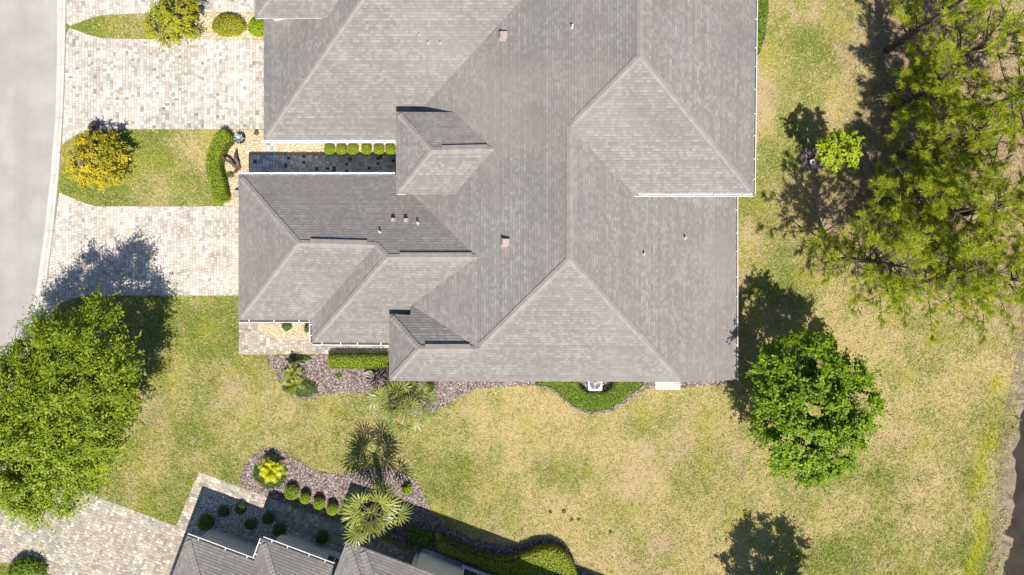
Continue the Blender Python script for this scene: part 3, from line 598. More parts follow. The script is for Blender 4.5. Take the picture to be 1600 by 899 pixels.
wall2(A3+e1*.3-e2*1.6, 3.4, 2.5, z3-.15)
def window2(o, l, z0, z1):
    w_ = wall2(o+e2*.05, l, .1, z1, 'window', 'trim', z0); g_ = MB(); c = np.array((o[0], o[1], 0))+e1*l/2
    g_.box(c+e2*.056, l/2-.09, .006, z0+.09, z1-.09, NA); g_.build('pane', M['glass'], w_)
    g_ = MB(); g_.box(c+e2*.062, .02, .006, z0+.08, z1-.08, NA); g_.build('mullion', M['white'], w_)
    g_ = MB(); g_.box(c+e2*.1, l/2+.08, .08, z0-.09, z0-.002, NA); g_.build('sill', M['trim'], w_)
window2(Wm+e1*2.5, 1.8, .75, 2.4); window2(o2+e1*2.9, 1.0, .9, 2.2); window2(Wm+e1*8, 1.8, .75, 2.4)
mb = MB(); dp0 = A1+e1*.25-e2*.06; mb.tube([dp0-zv*.1, dp0-zv*.3-e2*.15, (o1+e2*.06)*[1, 1, 0]+zv*2.0, (o1+e2*.06)*[1, 1, 0]+zv*.25, (o1+e2*.5)*[1, 1, 0]+zv*.08], [.045]*5, 6); mb.build('downspout', M['white'], H2)

# ---------------------------------------------------------------- plants
def leaves(C, Nn, size, asp=.5, fold=.12, D=None):
    """rhombic leaves at C with normals Nn"""
    n = len(C); Nn = Nn/(np.linalg.norm(Nn, axis=1)[:, None]+1e-9)
    T = rng.normal(size=(n, 3)) if D is None else D+rng.normal(0, .35, (n, 3)); T -= Nn*(T*Nn).sum(1)[:, None]; T /= np.linalg.norm(T, axis=1)[:, None]+1e-9; Bn = np.cross(Nn, T)
    s = (size*(.7+.6*rng.random(n)))[:, None] if np.isscalar(size) else size[:, None]
    V = np.stack([C-T*s*.5, C+Bn*s*asp*.5+Nn*s*fold, C+T*s*.5, C-Bn*s*asp*.5+Nn*s*fold], 1)
    return V.reshape(-1, 3), np.arange(4*n).reshape(-1, 4)
def tint(n, k=4): return np.repeat(np.clip(rng.normal(.45, .27, n), 0, 1), k)
def rand_dir(n, zmin=-1.):
    z = rng.uniform(zmin, 1, n); t = rng.random(n)*6.283; r = np.sqrt(1-z*z); return np.c_[r*np.cos(t), r*np.sin(t), z]
def broad_tree(name, label, u, v, z_c, rad, zr, mat, nb, nsp, nl, spl, lsz, asp, trunk_r, seed, cat='tree', zmin=-.35, rough=.16, trunk=True, flat=.55, low=.0, ry=None, shear=0.):
    """limbs -> boughs -> leafy sprays; u, v is the foot of the trunk"""
    global rng; keep_ = rng; rng = np.random.default_rng(seed); b = at(u, v); root = empty(name, b, label, cat); c = b+np.array((0, 0, z_c))
    zz = np.linspace(.98, zmin, nb); aa = np.arange(nb)*2.39996; dirs = np.c_[np.sqrt(1-zz*zz)*np.cos(aa), np.sqrt(1-zz*zz)*np.sin(aa), zz]+rng.normal(0, .09, (nb, 3))
    k = np.where(np.arange(nb) % 4 == 3, .55, 1.)-.2*rng.random(nb); k = k*np.where(zz < -.02, .84, 1.); fv = rand_dir(7); lf = (np.cos(4.2*dirs@fv.T+rng.random(7)*6.283)).sum(1)/7**.5
    lob = 1+.13*lf+np.clip(rough*rng.normal(size=nb), -2.*rough, .5*rough)
    bough = c+dirs*np.array((rad, ry or rad, zr))*(k*lob)[:, None]*.9; bough[:, 2] = np.maximum(bough[:, 2], .35+low); bough[:, 0] += shear*(bough[:, 1]-c[1])
    d3 = np.sort(((bough[:, None]-bough[None])**2).sum(2)**.5, 1)[:, 4]; o3 = np.clip((d3/np.median(d3)-1.35)*.6, 0, .35); bough = bough+(c-bough)*o3[:, None]
    mb = MB(); top = b+np.array((rng.normal(0, .1), rng.normal(0, .1), z_c*.62)); mb.tube([b-(0, 0, .05), b+(0, 0, .25), (b+top)/2+rng.normal(0, .04, 3), top], [trunk_r*1.45, trunk_r, trunk_r*.85, trunk_r*.7], 10)
    mb.build('trunk', M['bark'], root, smooth=True)
    mains = rng.choice(nb, min(nb, 9), replace=False); mids = []; lm = MB()
    for m_ in mains:
        e_ = top+(bough[m_]-top)*.72; mid = (top+e_)/2+rng.normal(0, .1*rad/3, 3)+(0, 0, .08*rad); lm.tube([top-(0, 0, .1), mid, e_], [trunk_r*.55, trunk_r*.36, trunk_r*.16], 6); mids += [mid, e_]
    mids = np.array(mids)
    for q_ in bough:
        j = np.argmin(((mids-q_)**2).sum(1)); lm.tube([mids[j], (mids[j]+q_)/2+rng.normal(0, .06, 3), q_], [trunk_r*.2, trunk_r*.12, trunk_r*.05], 4, False)
    lm.build('limbs', M['bark'], root)
    ns = nb*nsp; o_ = np.repeat(bough, nsp, 0); out = np.repeat(dirs, nsp, 0); dr = out*.75+rand_dir(ns)*.9+np.array((0, 0, .18)); dr[:, 2] *= flat; dr /= np.linalg.norm(dr, axis=1)[:, None]
    t_ = np.linspace(.12, 1, nl)[None, :, None]; Lx = spl*(.5+1.15*rng.random(ns)**2)[:, None, None]
    P_ = o_[:, None]+dr[:, None]*t_*Lx+np.array((0, 0, -1))*(t_**2)*Lx*.22+rng.normal(0, spl*.085, (ns, nl, 3))
    P_ = P_.reshape(-1, 3); P_[:, 2] = np.maximum(P_[:, 2], .2+low); nn = np.array((0, 0, .9))+np.repeat(out, nl, 0)*.55+rng.normal(0, .5, P_.shape)
    V, Fc = leaves(P_, nn, lsz, asp, D=np.repeat(dr, nl, 0)); tt = np.repeat(np.clip(np.repeat(rng.normal(.5, .2, ns), nl)+rng.normal(0, .2, ns*nl), 0, 1), 4)
    cr = obj('crown', V, Fc, mat, root, attr={'tint': tt}); rng = keep_; return root
def rel(x, y): return 800+x, 449.5-y
broad_tree('shade_tree', 'large spreading feathery green tree overhanging the road and lawn at left', *rel(-624, -172), 4.6, 3.9, 3.2, L['elm'], 200, 24, 22, .95, .15, .42, .22, 11, zmin=-.2, rough=.12, ry=5.1, shear=.2)
broad_tree('shade_tree', 'bright green tree with clustered leaves beside the back corner of the duplex', *rel(420, -166), 3.6, 3.35, 2.7, L['maple'], 170, 15, 22, .62, .15, .6, .15, 12, zmin=-.28, rough=.13, ry=3.85)
broad_tree('young_tree', 'small lime green tree growing in a dark mulch ring', *rel(474, 200), 2.75, 1.1, 1.15, L['lime'], 46, 11, 16, .34, .12, .7, .06, 13, zmin=-.7)
broad_tree('shade_tree', 'tree below the frame seen only as a round shadow on the bottom lawn', *rel(411, -490), 3.5, 2.35, 2.2, L['maple'], 90, 12, 18, .6, .15, .62, .13, 14, zmin=-.6)
def shrub(name, label, u, v, r, h, mat, n, lsz, cat='shrub', asp=.5, group=None, seed=1, ry=None, core=True, rag=.12, z0=0.):
    """dense dome of leaves over dark twigs"""
    global rng; keep_ = rng; rng = np.random.default_rng(seed); b = at(u, v); ry = ry or r; root = empty(name, b, label, cat, group)
    nl = max(5, n//60); ld = rand_dir(nl, -.1); dd = rand_dir(n, -.25); lobe = (1+rag*((dd@ld.T)**9).max(1)-rag*.7)*(1-.16*rng.random(n)**2)+rng.normal(0, .02+rag*.14, n)
    zc = h*.5 if h > 1.4*r else h*.38; P_ = b+dd*np.array((r, ry, h-zc))*lobe[:, None]+np.array((0, 0, zc)); P_[:, 2] = np.maximum(P_[:, 2], .03+z0)
    V, Fc = leaves(P_, dd*.8+np.array((0, 0, .5))+rng.normal(0, .45, P_.shape), lsz, asp); obj('foliage', V, Fc, mat, root, attr={'tint': tint(len(P_))})
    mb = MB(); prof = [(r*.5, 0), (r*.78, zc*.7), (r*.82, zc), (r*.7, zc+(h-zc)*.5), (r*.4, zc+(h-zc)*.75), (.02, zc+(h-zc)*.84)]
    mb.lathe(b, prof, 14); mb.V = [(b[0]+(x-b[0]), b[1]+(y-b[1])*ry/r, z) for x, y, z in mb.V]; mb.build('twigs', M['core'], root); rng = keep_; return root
broad_tree('golden_shrub', 'big golden yellow shrub at the kerb end of the lower lawn island', *rel(-622, 190), 1.45, 1.5, 1.15, L['gold'], 75, 9, 13, .42, .13, .45, .06, 21, cat='shrub', zmin=-.6, rough=.2)
broad_tree('golden_shrub', 'big olive yellow shrub at the top edge between the driveways', *rel(-510, 406), 1.35, 1.42, 1.1, L['olive'], 68, 9, 13, .42, .13, .45, .06, 22, cat='shrub', zmin=-.6, rough=.2)
shrub('rounded_shrub', 'wide low clipped shrub in gravel left of the top roof corner', *rel(-439, 406), .9, .8, L['olive'], 3000, .085, seed=23, ry=.62)
shrub('rounded_shrub', 'small shrub tucked against the top house wall beside the wide clipped one', *rel(-394, 403), .55, .75, L['hedge'], 1700, .085, seed=24, ry=.5)
shrub('rounded_shrub', 'leafy shrub on the grass patch in the bottom left corner', *rel(-752, -440), .95, .85, L['darkhedge'], 2800, .12, seed=25, ry=.7, rag=.35)
ORD = ['leftmost', 'second', 'third', 'fourth', 'fifth', 'rightmost']
for i, u in enumerate((513, 532, 550, 571.5, 591, 609)):
    shrub('ball_shrub', ORD[i]+' of six lime green ball shrubs in the gravel strip beside the dark walkway', u*.985+11.7, 236, .31-.012*(i > 2), .62, L['hedge'], 1100, .05, seed=30+i, group='ball shrubs between the wings', rag=.05)
for i, (u, v, r) in enumerate(((459, 767, .42), (480, 776, .31), (501.5, 784, .33), (522, 793, .33))):
    shrub('ball_shrub', ('largest', 'smallest, second', 'third', 'last')[i]+' of four ball shrubs in a row along the corner house walkway'+(' under the palm' if i == 3 else ''), u, v, r, .68, L['hedge'], 1200, .05, seed=40+i, group='ball shrubs by the corner house', rag=.05)
for i, (u, v, r, t) in enumerate(((352, 797, .34, 'leftmost'), (379, 793, .33, 'upper'), (394, 817, .33, 'lower'), (421, 808, .36, 'rightmost'))):
    shrub('dark_shrub', t+' of four dark shrubs in the shaded stones by the corner house', u, v, r, .5, L['cover'], 700, .06, seed=50+i, group='dark shrubs in shaded stones')
shrub('dark_shrub', 'dark shrub beside the downspout at the corner house gutter end', 325, 815, .48, .6, L['darkhedge'], 900, .07, seed=55)
shrub('dark_shrub', 'dark shrub in the nook between the two gutters of the corner house', 440, 826, .4, .6, L['cover'], 800, .06, seed=56); shrub('dark_shrub', 'dark shrub at the stones edge left of the fan palm', 505, 838, .4, .55, L['cover'], 800, .06, seed=57)
shrub('low_plant', 'small bright lime plant in mulch right of the fan palm', 637, 764, .3, .5, L['lime'], 260, .13, 'plant', seed=58, rag=.4); shrub('low_plant', 'small bright lime plant at the wall right of the pale palm clump', 672, 606, .22, .45, L['lime'], 200, .12, 'plant', seed=59, rag=.4)
shrub('low_plant', 'small green plant in the gravel patch under the front gutter', 449, 510, .3, .35, L['cover'], 400, .07, 'plant', seed=60, rag=.3); shrub('low_plant', 'narrow green plant in the corner under the step of the front gutter', 484, 512, .28, .5, L['cover'], 400, .07, 'plant', seed=61, rag=.3)
shrub('low_plant', 'small yellow green plant alone in the middle of the mulch', 530, 588, .2, .18, L['hedge'], 160, .07, 'plant', seed=62, rag=.4)
shrub('ground_cover', 'dark green low spreading plant under the small feather palm', 470, 606, .95, .22, L['cover'], 1500, .09, 'plant', seed=63, ry=.5, rag=.3)
shrub('ground_cover', 'dark green low spreading plant under the yellow palm', 422, 742, .9, .22, L['cover'], 1500, .09, 'plant', seed=64, ry=.75, rag=.3)
shrub('ground_cover', 'low green plant at the walkway edge above the small feather palm', 468, 560, .6, .2, L['cover'], 700, .09, 'plant', seed=65, ry=.2, rag=.3)
def hedge(label, top_px, h, mat, dens, lsz, cat='hedge', group=None, seed=1):
    """clipped hedge: outline drawn at its top height"""
    global rng; keep_ = rng; rng = np.random.default_rng(seed); poly = ccw(P2(top_px, h*.8)); c = poly.mean(0); root = empty('hedge', (c[0], c[1], 0), label, cat, group)
    n = int(abs(area2(poly))*dens); q_ = scatter(poly, n); ed = edist(q_, poly); hh = h*(1-.28*np.exp(-ed/.07))+.07*(vnoise(q_[:, 0], q_[:, 1], .35, seed)-.5)-.05*rng.random(len(q_))
    A_ = np.c_[q_, hh]; per = np.linalg.norm(np.diff(np.r_[poly, poly[:1]], axis=0), axis=1); m = int(per.sum()*h*dens*.55); idx = rng.choice(len(poly), m, p=per/per.sum()); t = rng.random(m)[:, None]
    sp = poly[idx]*(1-t)+np.roll(poly, -1, 0)[idx]*t; sp = sp+rng.normal(0, .025, sp.shape); B_ = np.c_[sp, h*.85*rng.random(m)+.03]; dr = np.roll(poly, -1, 0)[idx]-poly[idx]; on_ = np.c_[dr[:, 1], -dr[:, 0], np.zeros(m)]; on_ /= np.linalg.norm(on_, axis=1)[:, None]+1e-9
    P_ = np.r_[A_, B_]; Nn = np.r_[np.tile((0, 0, 1.), (len(A_), 1)), on_]+rng.normal(0, .45, P_.shape); V, Fc = leaves(P_, Nn, lsz, .55); obj('foliage', V, Fc, mat, root, attr={'tint': tint(len(P_))})
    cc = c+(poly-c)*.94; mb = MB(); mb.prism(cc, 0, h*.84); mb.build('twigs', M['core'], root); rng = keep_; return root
def ribbon(pts, w):
    pts = [np.array(q_, float) for q_ in pts]; Lh, Rh = [], []
    for i, q_ in enumerate(pts):
        t = pts[min(i+1, len(pts)-1)]-pts[max(i-1, 0)]; t /= np.linalg.norm(t); nn = np.array((-t[1], t[0])); ww = w if 0 < i < len(pts)-1 else w*.7; Lh.append(q_+nn*ww/2); Rh.append(q_-nn*ww/2)
    return Lh+Rh[::-1]
hedge('lime green curved hedge along the right end of the lower lawn island', ribbon(smooth_poly([(356, 208), (343, 222), (334.5, 243), (333, 262), (339, 287), (345, 315)], 4), 23), .75, L['hedge'], 950, .06, seed=71)
hedge('bright green straight clipped hedge in the mulch beside the front walk', [(515,556),(608,556),(608,576),(515,576),(512,570),(512,562)], .75, L['hedge'], 950, .06, seed=72)
hedge('bulging green hedge wrapped around the air conditioner at the house wall', smooth_poly([(838,601),(862,606),(880,620),(898,634),(925,643),(953,637),(980,621),(1006,601)], 4)+[(1000,590),(964,590),(958,606),(946,614),(916,614),(906,606),(902,590),(845,590)], .6, L['darkhedge'], 900, .085, seed=73)
hedge('dark green hedge strip against the top right house wall', [(1170,-40),(1200,-40),(1200,20),(1194,58),(1186,84),(1170,92)], .8, L['darkhedge'], 700, .085, seed=74)
hedge('short shaded hedge block right of the fan palm by the porch', [(636,826),(673,838),(671,854),(634,843)], .8, L['darkhedge'], 800, .075, seed=75)
hedge('long shaded hedge along the corner house wall with a sunlit tip', smooth_poly([(681,839),(700,848),(730,861),(765,872),(795,876),(822,866),(845,858),(868,858),(886,869),(897,886),(903,903)], 3)+[(890,930),(872,905),(850,897),(838,900),(800,905),(755,888),(715,872),(684,858)], .95, L['litehedge'], 700, .085, seed=76)

WEEDS = (((860, 800), 'leftmost of the dark green weeds'), ((881.5, 799), 'largest dark green weed'), ((893, 812), 'left of the two touching dark green weeds'), ((904, 812), 'right of the two touching dark green weeds'), ((954, 832), 'rightmost, lone dark green weed'))
for i, ((u, v), t) in enumerate(WEEDS): shrub('weed', t+' in the dry lower lawn', u, v, .1+.04*(i == 1), .08, L['darkhedge'], 60, .07, 'plant', seed=180+i, group='weeds in the dry lawn', rag=.5)
# palms
def fan_frond(c, az, el, pl, fr, nlf, V, Fc, droop=.35):
    d_ = np.array((math.cos(az)*math.cos(el), math.sin(az)*math.cos(el), math.sin(el))); hub = c+d_*pl-np.array((0, 0, droop*.35*pl)); sd = np.array((-math.sin(az), math.cos(az), 0)); f = d_-np.array((0, 0, .28)); f /= np.linalg.norm(f); up = np.cross(f, sd); up *= np.sign(up[2])
    b = len(V); w = .02; V += [c-sd*w, c+sd*w, hub+sd*w*.6, hub-sd*w*.6]; Fc.append((b, b+1, b+2, b+3))
    for k in range(nlf):
        a_ = (k/(nlf-1)-.5)*2*math.radians(112)+random.gauss(0, .04); ln = fr*(1-.22*abs(a_)/2)*random.uniform(.88, 1.08); r = f*math.cos(a_)+sd*math.sin(a_); q_ = np.cross(up, r); wd = fr*.042
        m1 = hub+r*ln*.5+up*.03*math.cos(k*3.1); m2 = hub+r*ln*.8-np.array((0, 0, droop*ln*.16)); tip = hub+r*ln-np.array((0, 0, droop*ln*random.uniform(.3, .55))); b = len(V)
        V += [hub, m1+q_*wd, m1-q_*wd, m2+q_*wd*.6, m2-q_*wd*.6, tip]; Fc += [(b, b+1, b+2), (b+1, b+3, b+4, b+2), (b+3, b+5, b+4)]
def feather_frond(c, az, el, ln, V, Fc, npair=18, lw=.010, arch=.9, lf=.2):
    h = np.array((math.cos(az), math.sin(az), 0)); sd = np.array((-math.sin(az), math.cos(az), 0)); P_ = []
    for k in range(npair+1):
        t = k/npair; P_.append(c+h*ln*t*math.cos(el)*(1-.1*t)+np.array((0, 0, ln*(math.sin(el)*t-arch*.5*t*t))))
    for k in range(1, npair):
        t = k/npair; ta = P_[k+1]-P_[k-1]; ta /= np.linalg.norm(ta); l_ = ln*lf*(math.sin(math.pi*min(1, t*.92+.08))**.6)
        b = len(V); V += [P_[k-1]-sd*.012, P_[k-1]+sd*.012, P_[k]+sd*.01, P_[k]-sd*.01]; Fc.append((b, b+1, b+2, b+3))
        for s_ in (-1, 1):
            r = sd*s_*.85+ta*.6+np.array((0, 0, random.gauss(.12, .1))); r /= np.linalg.norm(r); b = len(V); tip = P_[k]+r*l_-np.array((0, 0, .15*l_))
            V += [P_[k]-ta*lw, P_[k]+ta*lw, (P_[k]+tip)/2+ta*lw*1.3, tip, (P_[k]+tip)/2-ta*lw*1.3]; Fc.append((b, b+1, b+2, b+3, b+4))
def palm(label, u, v, h, heads, mat, kind, nf, size, trunk_r, name='fan_palm', lean=(0, 0), seed=5):
    random.seed(seed); b = at(u, v); root = empty(name, b, label, 'palm'); tr = MB()
    for hx, hy, hh, sc in heads:
        c = b+np.array((hx+lean[0], hy+lean[1], hh)); P_ = [b-(0, 0, .05), b+np.array((hx*.3, hy*.3, hh*.35)), b+np.array((hx*.75, hy*.75, hh*.72)), c]; tr.tube(P_, [trunk_r*1.15, trunk_r, trunk_r*1.02, trunk_r*.85], 10)
        n_ = int(nf*sc)
        for k in range(n_):                           # every frond a part of its own
            V, Fc = [], []; t = k/n_; el = math.radians(82-104*t**.8+random.gauss(0, 10)) if kind == 'fan' else math.radians(72-72*t+random.gauss(0, 6)); az = k*2.39996+random.gauss(0, .25)
            if kind == 'fan': fan_frond(c, az, el, size*.6*sc*random.uniform(.45, 1.2), size*.52*sc*random.uniform(.85, 1.1), 15, V, Fc, .5)
            else: feather_frond(c, az, el, size*sc*random.uniform(.85, 1.1), V, Fc)
            o = obj('frond', V, Fc, mat, root, attr={'tint': np.clip(np.repeat(rng.normal(.5-.35*(t-.5), .24, len(V)//6+1), 6)[:len(V)], 0, 1)})
    tr.build('trunk', M['bark'], root, smooth=True); return root
palm('tall fan palm with a round crown at the corner house porch', *rel(-200, -321), 3.5, [(0, 0, 3.35, 1.)], L['palm'], 'fan', 19, 2.0, .16, seed=81)
palm('pale clump of fan palms at the lower front corner of the duplex', *rel(-160, -163), 1.6, [(-.75, -.25, 1.5, .8), (.1, -.75, 1.7, .85), (-.3, .05, 1.9, .75), (.75, .0, 1.3, .55), (.15, .5, 1.35, .55)], L['palm2'], 'fan', 13, 1.9, .08, seed=82)
palm('small bright yellow feather palm at the left end of the corner house mulch bed', *rel(-371, -281), .7, [(0, 0, .55, 1.)], L['sago'], 'feather', 58, .95, .09, 'feather_palm', seed=83)
palm('small two headed green feather palm in the mulch bed beside the front walk', *rel(-337, -143), .8, [(0, -.25, .7, .95), (.05, .5, .85, .8)], L['date'], 'feather', 18, 1.0, .06, 'feather_palm', seed=84)
# blue-grey agave in a dark pot
def agave(label, u, v):
    b = at(u, v); root = empty('agave', b, label, 'plant'); mb = MB(); mb.lathe(b, ((.18, 0), (.26, .28), (.28, .34), (.25, .34), (.22, .3)), 16); mb.build('pot', M['dark'], root)
    for k in range(16):
        az = k*2.4; el = math.radians(18+45*(k/16)); d_ = np.array((math.cos(az)*math.cos(el), math.sin(az)*math.cos(el), math.sin(el))); s_ = np.array((-math.sin(az), math.cos(az), 0)); c = b+(0, 0, .34); l_ = .38
        V = [c-s_*.03, c+s_*.03, c+d_*l_*.45+s_*.05, c+d_*l_*.45-s_*.05, c+d_*l_, c+d_*l_*.4-(0, 0, .03)]; obj('leaf', V, [(0, 1, 2, 3), (3, 2, 4), (1, 0, 5), (0, 3, 5), (2, 1, 5), (3, 4, 5), (4, 2, 5)], L['agave'], root, attr={'tint': [random.random()]*6})
agave('blue grey spiky agave in a dark pot on the gravel bed', 378, 219)
# forked driftwood in the gravel, grass tuft at its foot
b = at(374, 263); root = empty('driftwood', b, 'dark brown forked driftwood branch standing in the gravel bed', 'branch')
for k, tgt in enumerate(((-1.05, .75, .35), (-.1, .95, .12))):
    mb = MB(); e_ = np.array(tgt); mb.tube([b+e_*t+np.array((0, 0, .28*math.sin(t*3.1)+.04))+rng.normal(0, .02, 3) for t in np.linspace(0, 1, 7)], [.1, .1, .085, .09, .075, .08, .04], 7); mb.build('branch', M['brownpot'], root)
mb = MB(); mb.tube([b+(0, 0, .05), b+(-.15, -.2, .16), b+(-.33, -.32, .12)], [.1, .08, .05], 7); mb.build('branch', M['brownpot'], root)
shrub('grass_tuft', 'wispy pale green tuft below the driftwood in gravel', 361, 274, .22, .2, L['palm'], 130, .16, 'plant', asp=.12, seed=91, rag=.5)
def pot(label, u, v, r, h, mat='clay', name='urn'):
    b = at(u, v); root = empty(name, b, label, 'pot'); mb = MB(); mb.lathe(b, ((r*.6, 0), (r*.95, h*.45), (r*.85, h*.82), (r, h), (r*.86, h), (r*.8, h*.86)), 20); mb.build('body', M[mat], root, smooth=False)
    mb = MB(); mb.lathe(b, ((r*.8, h*.8), (r*.5, h*.83), (.01, h*.84)), 16); mb.build('soil', M['soil'], root)
pot('pale round urn standing in mulch below the straight hedge', 579.5, 585, .27, .5); pot('pale round pot in gravel against the garage roof edge', 373.5, 304, .2, .35)
pot('round dark brown pot on the pavers beside the golden shrub', 149, 200, .28, .25, 'brownpot', 'garden_pot'); pot('small dark pot on gravel near the top garage corner', 402, 209, .12, .22, 'brownpot', 'garden_pot')
# air conditioners
def aircon(label, u, v, ang=0.):
    b = at(u, v); root = empty('air_conditioner', b, label, 'air conditioner'); mb = MB(); c_, s_ = math.cos(ang), math.sin(ang)
    ring = lambda r_, hs, z: [(b[0]+x*c_-y*s_, b[1]+x*s_+y*c_, z) for cx, cy, a0 in ((hs-r_, hs-r_, 0), (r_-hs, hs-r_, 1), (r_-hs, r_-hs, 2), (hs-r_, r_-hs, 3)) for a_ in np.linspace(a0, a0+1, 4)*math.pi/2 for x, y in ((cx+r_*math.cos(a_), cy+r_*math.sin(a_)),)]
    V = ring(.1, .4, .06)+ring(.1, .4, .72)+ring(.09, .37, .76); Fc = [(j*16+i, j*16+(i+1) % 16, j*16+16+(i+1) % 16, j*16+16+i) for j in range(2) for i in range(16)]+[tuple(range(32, 48))]; mb.add(V, Fc); mb.build('casing', M['white'], root)
    mb = MB(); mb.box(b, .47, .47, 0, .062, ang); mb.build('slab', M['concrete'], root)
    mb = MB(); mb.lathe((b[0], b[1], .764), ((.3, 0), (.29, .004), (.01, .004)), 24); mb.build('fan_well', M['dark'], root); g = MB()
    for r_ in (.08, .12, .16, .2, .24, .28, .31): g.tube([(b[0]+r_*math.cos(t), b[1]+r_*math.sin(t), .785) for t in np.linspace(0, 6.283, 25)], [.008]*25, 4, False)
    for k in range(8): t = k*math.pi/4; g.tube([(b[0]+.03*math.cos(t), b[1]+.03*math.sin(t), .782), (b[0]+.31*math.cos(t), b[1]+.31*math.sin(t), .782)], [.008]*2, 4)
    g.build('fan_grille', M['greymetal'], root); mb = MB(); mb.lathe((b[0], b[1], .77), ((.075, 0), (.07, .03), (.01, .035)), 14); mb.build('motor_cap', M['greymetal'], root)
    for k in range(3):
        t = k*2.094+.4; f = np.array((math.cos(t), math.sin(t), 0)); s2_ = np.array((-math.sin(t), math.cos(t), 0)); c0_ = np.array((b[0], b[1], .772)); obj('fan_blade', [c0_+f*.06-s2_*.03, c0_+f*.27-s2_*.08+(0, 0, .004), c0_+f*.27+s2_*.08-(0, 0, .002), c0_+f*.06+s2_*.03], [(0, 1, 2, 3)], M['greymetal'], root)
aircon('white air conditioner inside the bulging hedge at the duplex wall', 927.5, 597); aircon('shaded white air conditioner behind the corner house hedge', 853, 887, NA)
# door slab made of pale flags
b = at(1043, 600); root = empty('step_slab', b, 'pale flagstone door slab at the back wall right of the bulging hedge', 'step'); mb = MB(); mb.box(b, .72, .33, 0, .05); mb.build('slab_base', M['concrete'], root)
for i in range(4):
    for j in range(2): mb = MB(); mb.box((b[0]-.54+i*.36, b[1]-.165+j*.33), .172, .157, .05, .07+.012*random.random()); mb.build('flag', M['concrete'], root)
# tree stake sign in the mulch ring
b = at(1266, 255); root = empty('garden_light', b, 'small white square garden light on a stake in the mulch ring', 'light'); mb = MB(); mb.tube([b, b+(0, 0, .3)], [.02, .02], 6); mb.build('stake', M['greymetal'], root)
mb = MB(); mb.box(b, .14, .14, .3, .34, .35); mb.build('housing', M['white'], root); mb = MB(); mb.box(b+(.02, -.02, 0), .075, .075, .338, .348, .35); mb.build('lens', M['dark'], root)

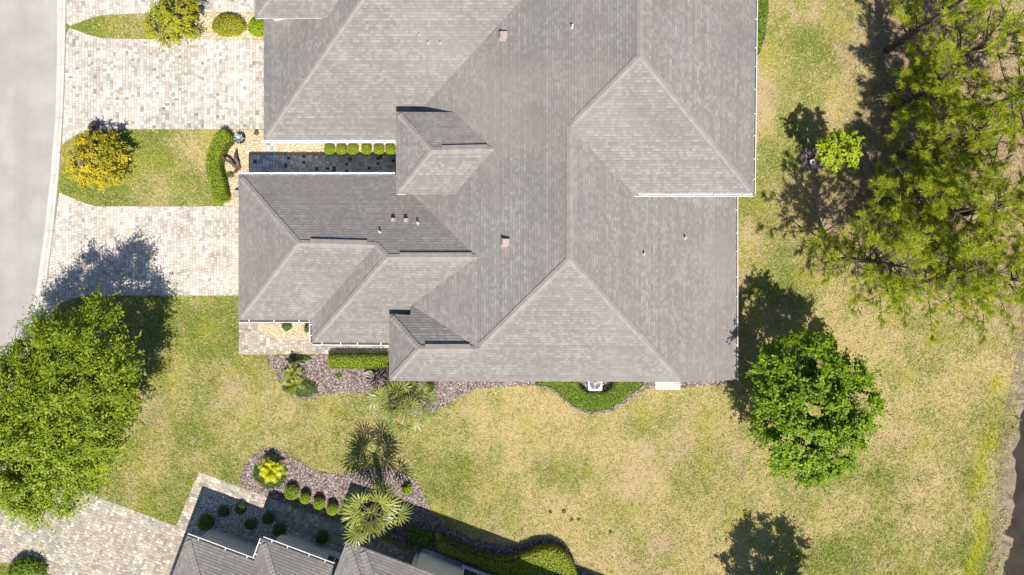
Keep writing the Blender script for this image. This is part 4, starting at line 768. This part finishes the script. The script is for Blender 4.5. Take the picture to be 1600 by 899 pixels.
# ---------------------------------------------------------------- pines
def pine(label, u, v, h, rad, seed, frac=.22, dens=1., bare=0):
    """long-needled pine: u, v the foot on the ground"""
    global rng; keep_ = rng; rng = np.random.default_rng(seed); b = at(u, v); root = empty('pine_tree', b, label, 'pine', 'pines along the right edge')
    mb = MB(); bend = rng.normal(0, .18, 2); tp = lambda t: b+np.array((bend[0]*t*t*2, bend[1]*t*t*2, h*t)); r0 = .17
    mb.tube([tp(t)-(0, 0, .05*(t == 0)) for t in (0, .03, .25, .5, .75, .92, 1)], [r0*1.35, r0, r0*.88, r0*.68, r0*.42, r0*.2, .02], 9); mb.build('trunk', M['pinebark'], root, smooth=True)
    lm = MB(); dead = MB(); tips = []; nw = int(8*dens)+3
    for w in range(nw):
        t = frac+(1-frac)*(w+.5*rng.random())/nw; f = 1-abs((t-frac)/(1-frac)-.3)*1.0; nb = 3 if w % 2 else 4
        for k in range(nb):
            az = rng.random()*6.283; ln = rad*max(.3, f)*rng.uniform(.75, 1.3); c = tp(t); o_ = np.array((math.cos(az), math.sin(az), 0)); s_ = np.array((-math.sin(az), math.cos(az), 0)); P_ = []
            cv = rng.normal(0, .25)
            for q_ in np.linspace(0, 1, 6): P_.append(c+o_*ln*q_+s_*cv*ln*q_*q_+np.array((0, 0, ln*(.12*q_+.16*q_*q_)))+rng.normal(0, .03, 3))
            lm.tube(P_, [.042, .036, .03, .024, .018, .011], 5, False)
            for q_ in np.linspace(.3, 1, 7):
                i = min(4, int(q_*5)); c2 = P_[i]*(1-(q_*5-i))+P_[i+1]*(q_*5-i) if q_ < 1 else P_[5]
                for m_ in range(rng.integers(1, 3) if q_ < .95 else 3):
                    sa = rng.choice((-1, 1))*rng.uniform(.35, 1.1) if q_ < .95 else rng.normal(0, .5); dd = o_*math.cos(sa)+s_*math.sin(sa)+np.array((0, 0, rng.uniform(.05, .5))); dd /= np.linalg.norm(dd); l2 = rng.uniform(.2, .62)*(1.15-.3*q_)
                    e_ = c2+dd*l2; lm.tube([c2, e_], [.014, .01], 4, False); tips.append((e_, dd))
    for k in range(bare):                                  # dead bare branches low on the stem
        az = rng.random()*6.283; c = tp(rng.uniform(.25, frac+.1)); o_ = np.array((math.cos(az), math.sin(az), rng.uniform(-.1, .25))); ln = rng.uniform(.8, 1.9); s_ = np.array((-o_[1], o_[0], 0)); m_ = c+o_*ln*.55; dead.tube([c, m_, c+o_*ln+s_*.2], [.03, .022, .008], 4, False)
        for j in range(3): dead.tube([m_, m_+o_*.4+s_*rng.uniform(-.5, .5)], [.013, .006], 4, False)
    lm.build('limbs', M['pinebark'], root)
    if bare: dead.build('dead_branches', M['deadwood'], root)
    T0 = np.array([t[0] for t in tips]); TD = np.array([t[1] for t in tips]); nn = 44; m = len(T0); dr = TD[:, None]*.75+rand_dir(m*nn).reshape(m, nn, 3)*.85+np.array((0, 0, .12)); dr /= np.linalg.norm(dr, axis=2)[..., None]
    st = T0[:, None]-TD[:, None]*(.26*rng.random((m, nn, 1))); ln = rng.uniform(.18, .34, (m, nn, 1)); sd = np.cross(dr, rng.normal(size=(m, nn, 3))); sd /= np.linalg.norm(sd, axis=2)[..., None]
    V = np.stack([st-sd*.010, st+sd*.010, st+dr*ln*.6+sd*.009-(0, 0, .01), st+dr*ln-np.array((0, 0, .03))], 2).reshape(-1, 3); k_ = m*nn
    obj('crown', V, np.arange(k_*4).reshape(-1, 4), L['needle'], root, attr={'tint': np.repeat(np.clip(np.repeat(rng.normal(.5, .2, m), nn)+rng.normal(0, .15, k_), 0, 1), 4)}); rng = keep_
def pine_at(label, cu, cv, hm, h, rad, seed, **k):
    hm -= 1.6; h -= .8; s_ = (CH-hm)/CH; pine(label, 800+(cu-800)*s_, 449.5+(cv-449.5)*s_, h, rad, seed, **k)
pine_at('pine at the left front of the group, reaching towards the duplex', 1378, 400, 7.0, 9.2, 2.6, 101, bare=5)
pine_at('pine crown nearest the open lawn at the lower edge of the group', 1475, 445, 7., 9., 2.6, 102, bare=4)
pine_at('pine at the lower right of the group, touching the right edge', 1575, 430, 7.5, 9.6, 2.6, 103, bare=3)
pine_at('pine in the middle of the group, behind the front two', 1510, 330, 7.2, 9.2, 2.4, 104, dens=.55, bare=5)
pine_at('pine on the right edge at mid height of the group', 1600, 320, 8., 10, 2.4, 105, bare=3)
pine_at('thin pine above the middle of the group among bare twigs', 1490, 215, 6.3, 8, 1.9, 106, dens=.7, bare=7)
pine_at('pine on the right edge below the topmost ones', 1590, 190, 8., 10, 2.4, 107, dens=.55, bare=5)
pine_at('topmost pine near the upper right corner', 1560, 55, 8, 10, 2.7, 108, dens=.7, bare=5)
pine_at('pine at the top edge, leftmost of the upper ones', 1470, 25, 6.5, 8.6, 2.1, 109, dens=.45, bare=4)
pine_at('pine mostly past the right edge casting branch shadows on the upper lawn', 1670, 120, 9., 11, 2.8, 110, bare=4)
pine_at('young low pine between the upper and the lower pines, nearest the lime tree', 1440, 300, 5.6, 7.0, 2.0, 111, dens=.8, bare=2)
pine_at('young low pine in front of the topmost pines', 1462, 140, 5.4, 6.8, 1.7, 112, dens=.7, bare=3)
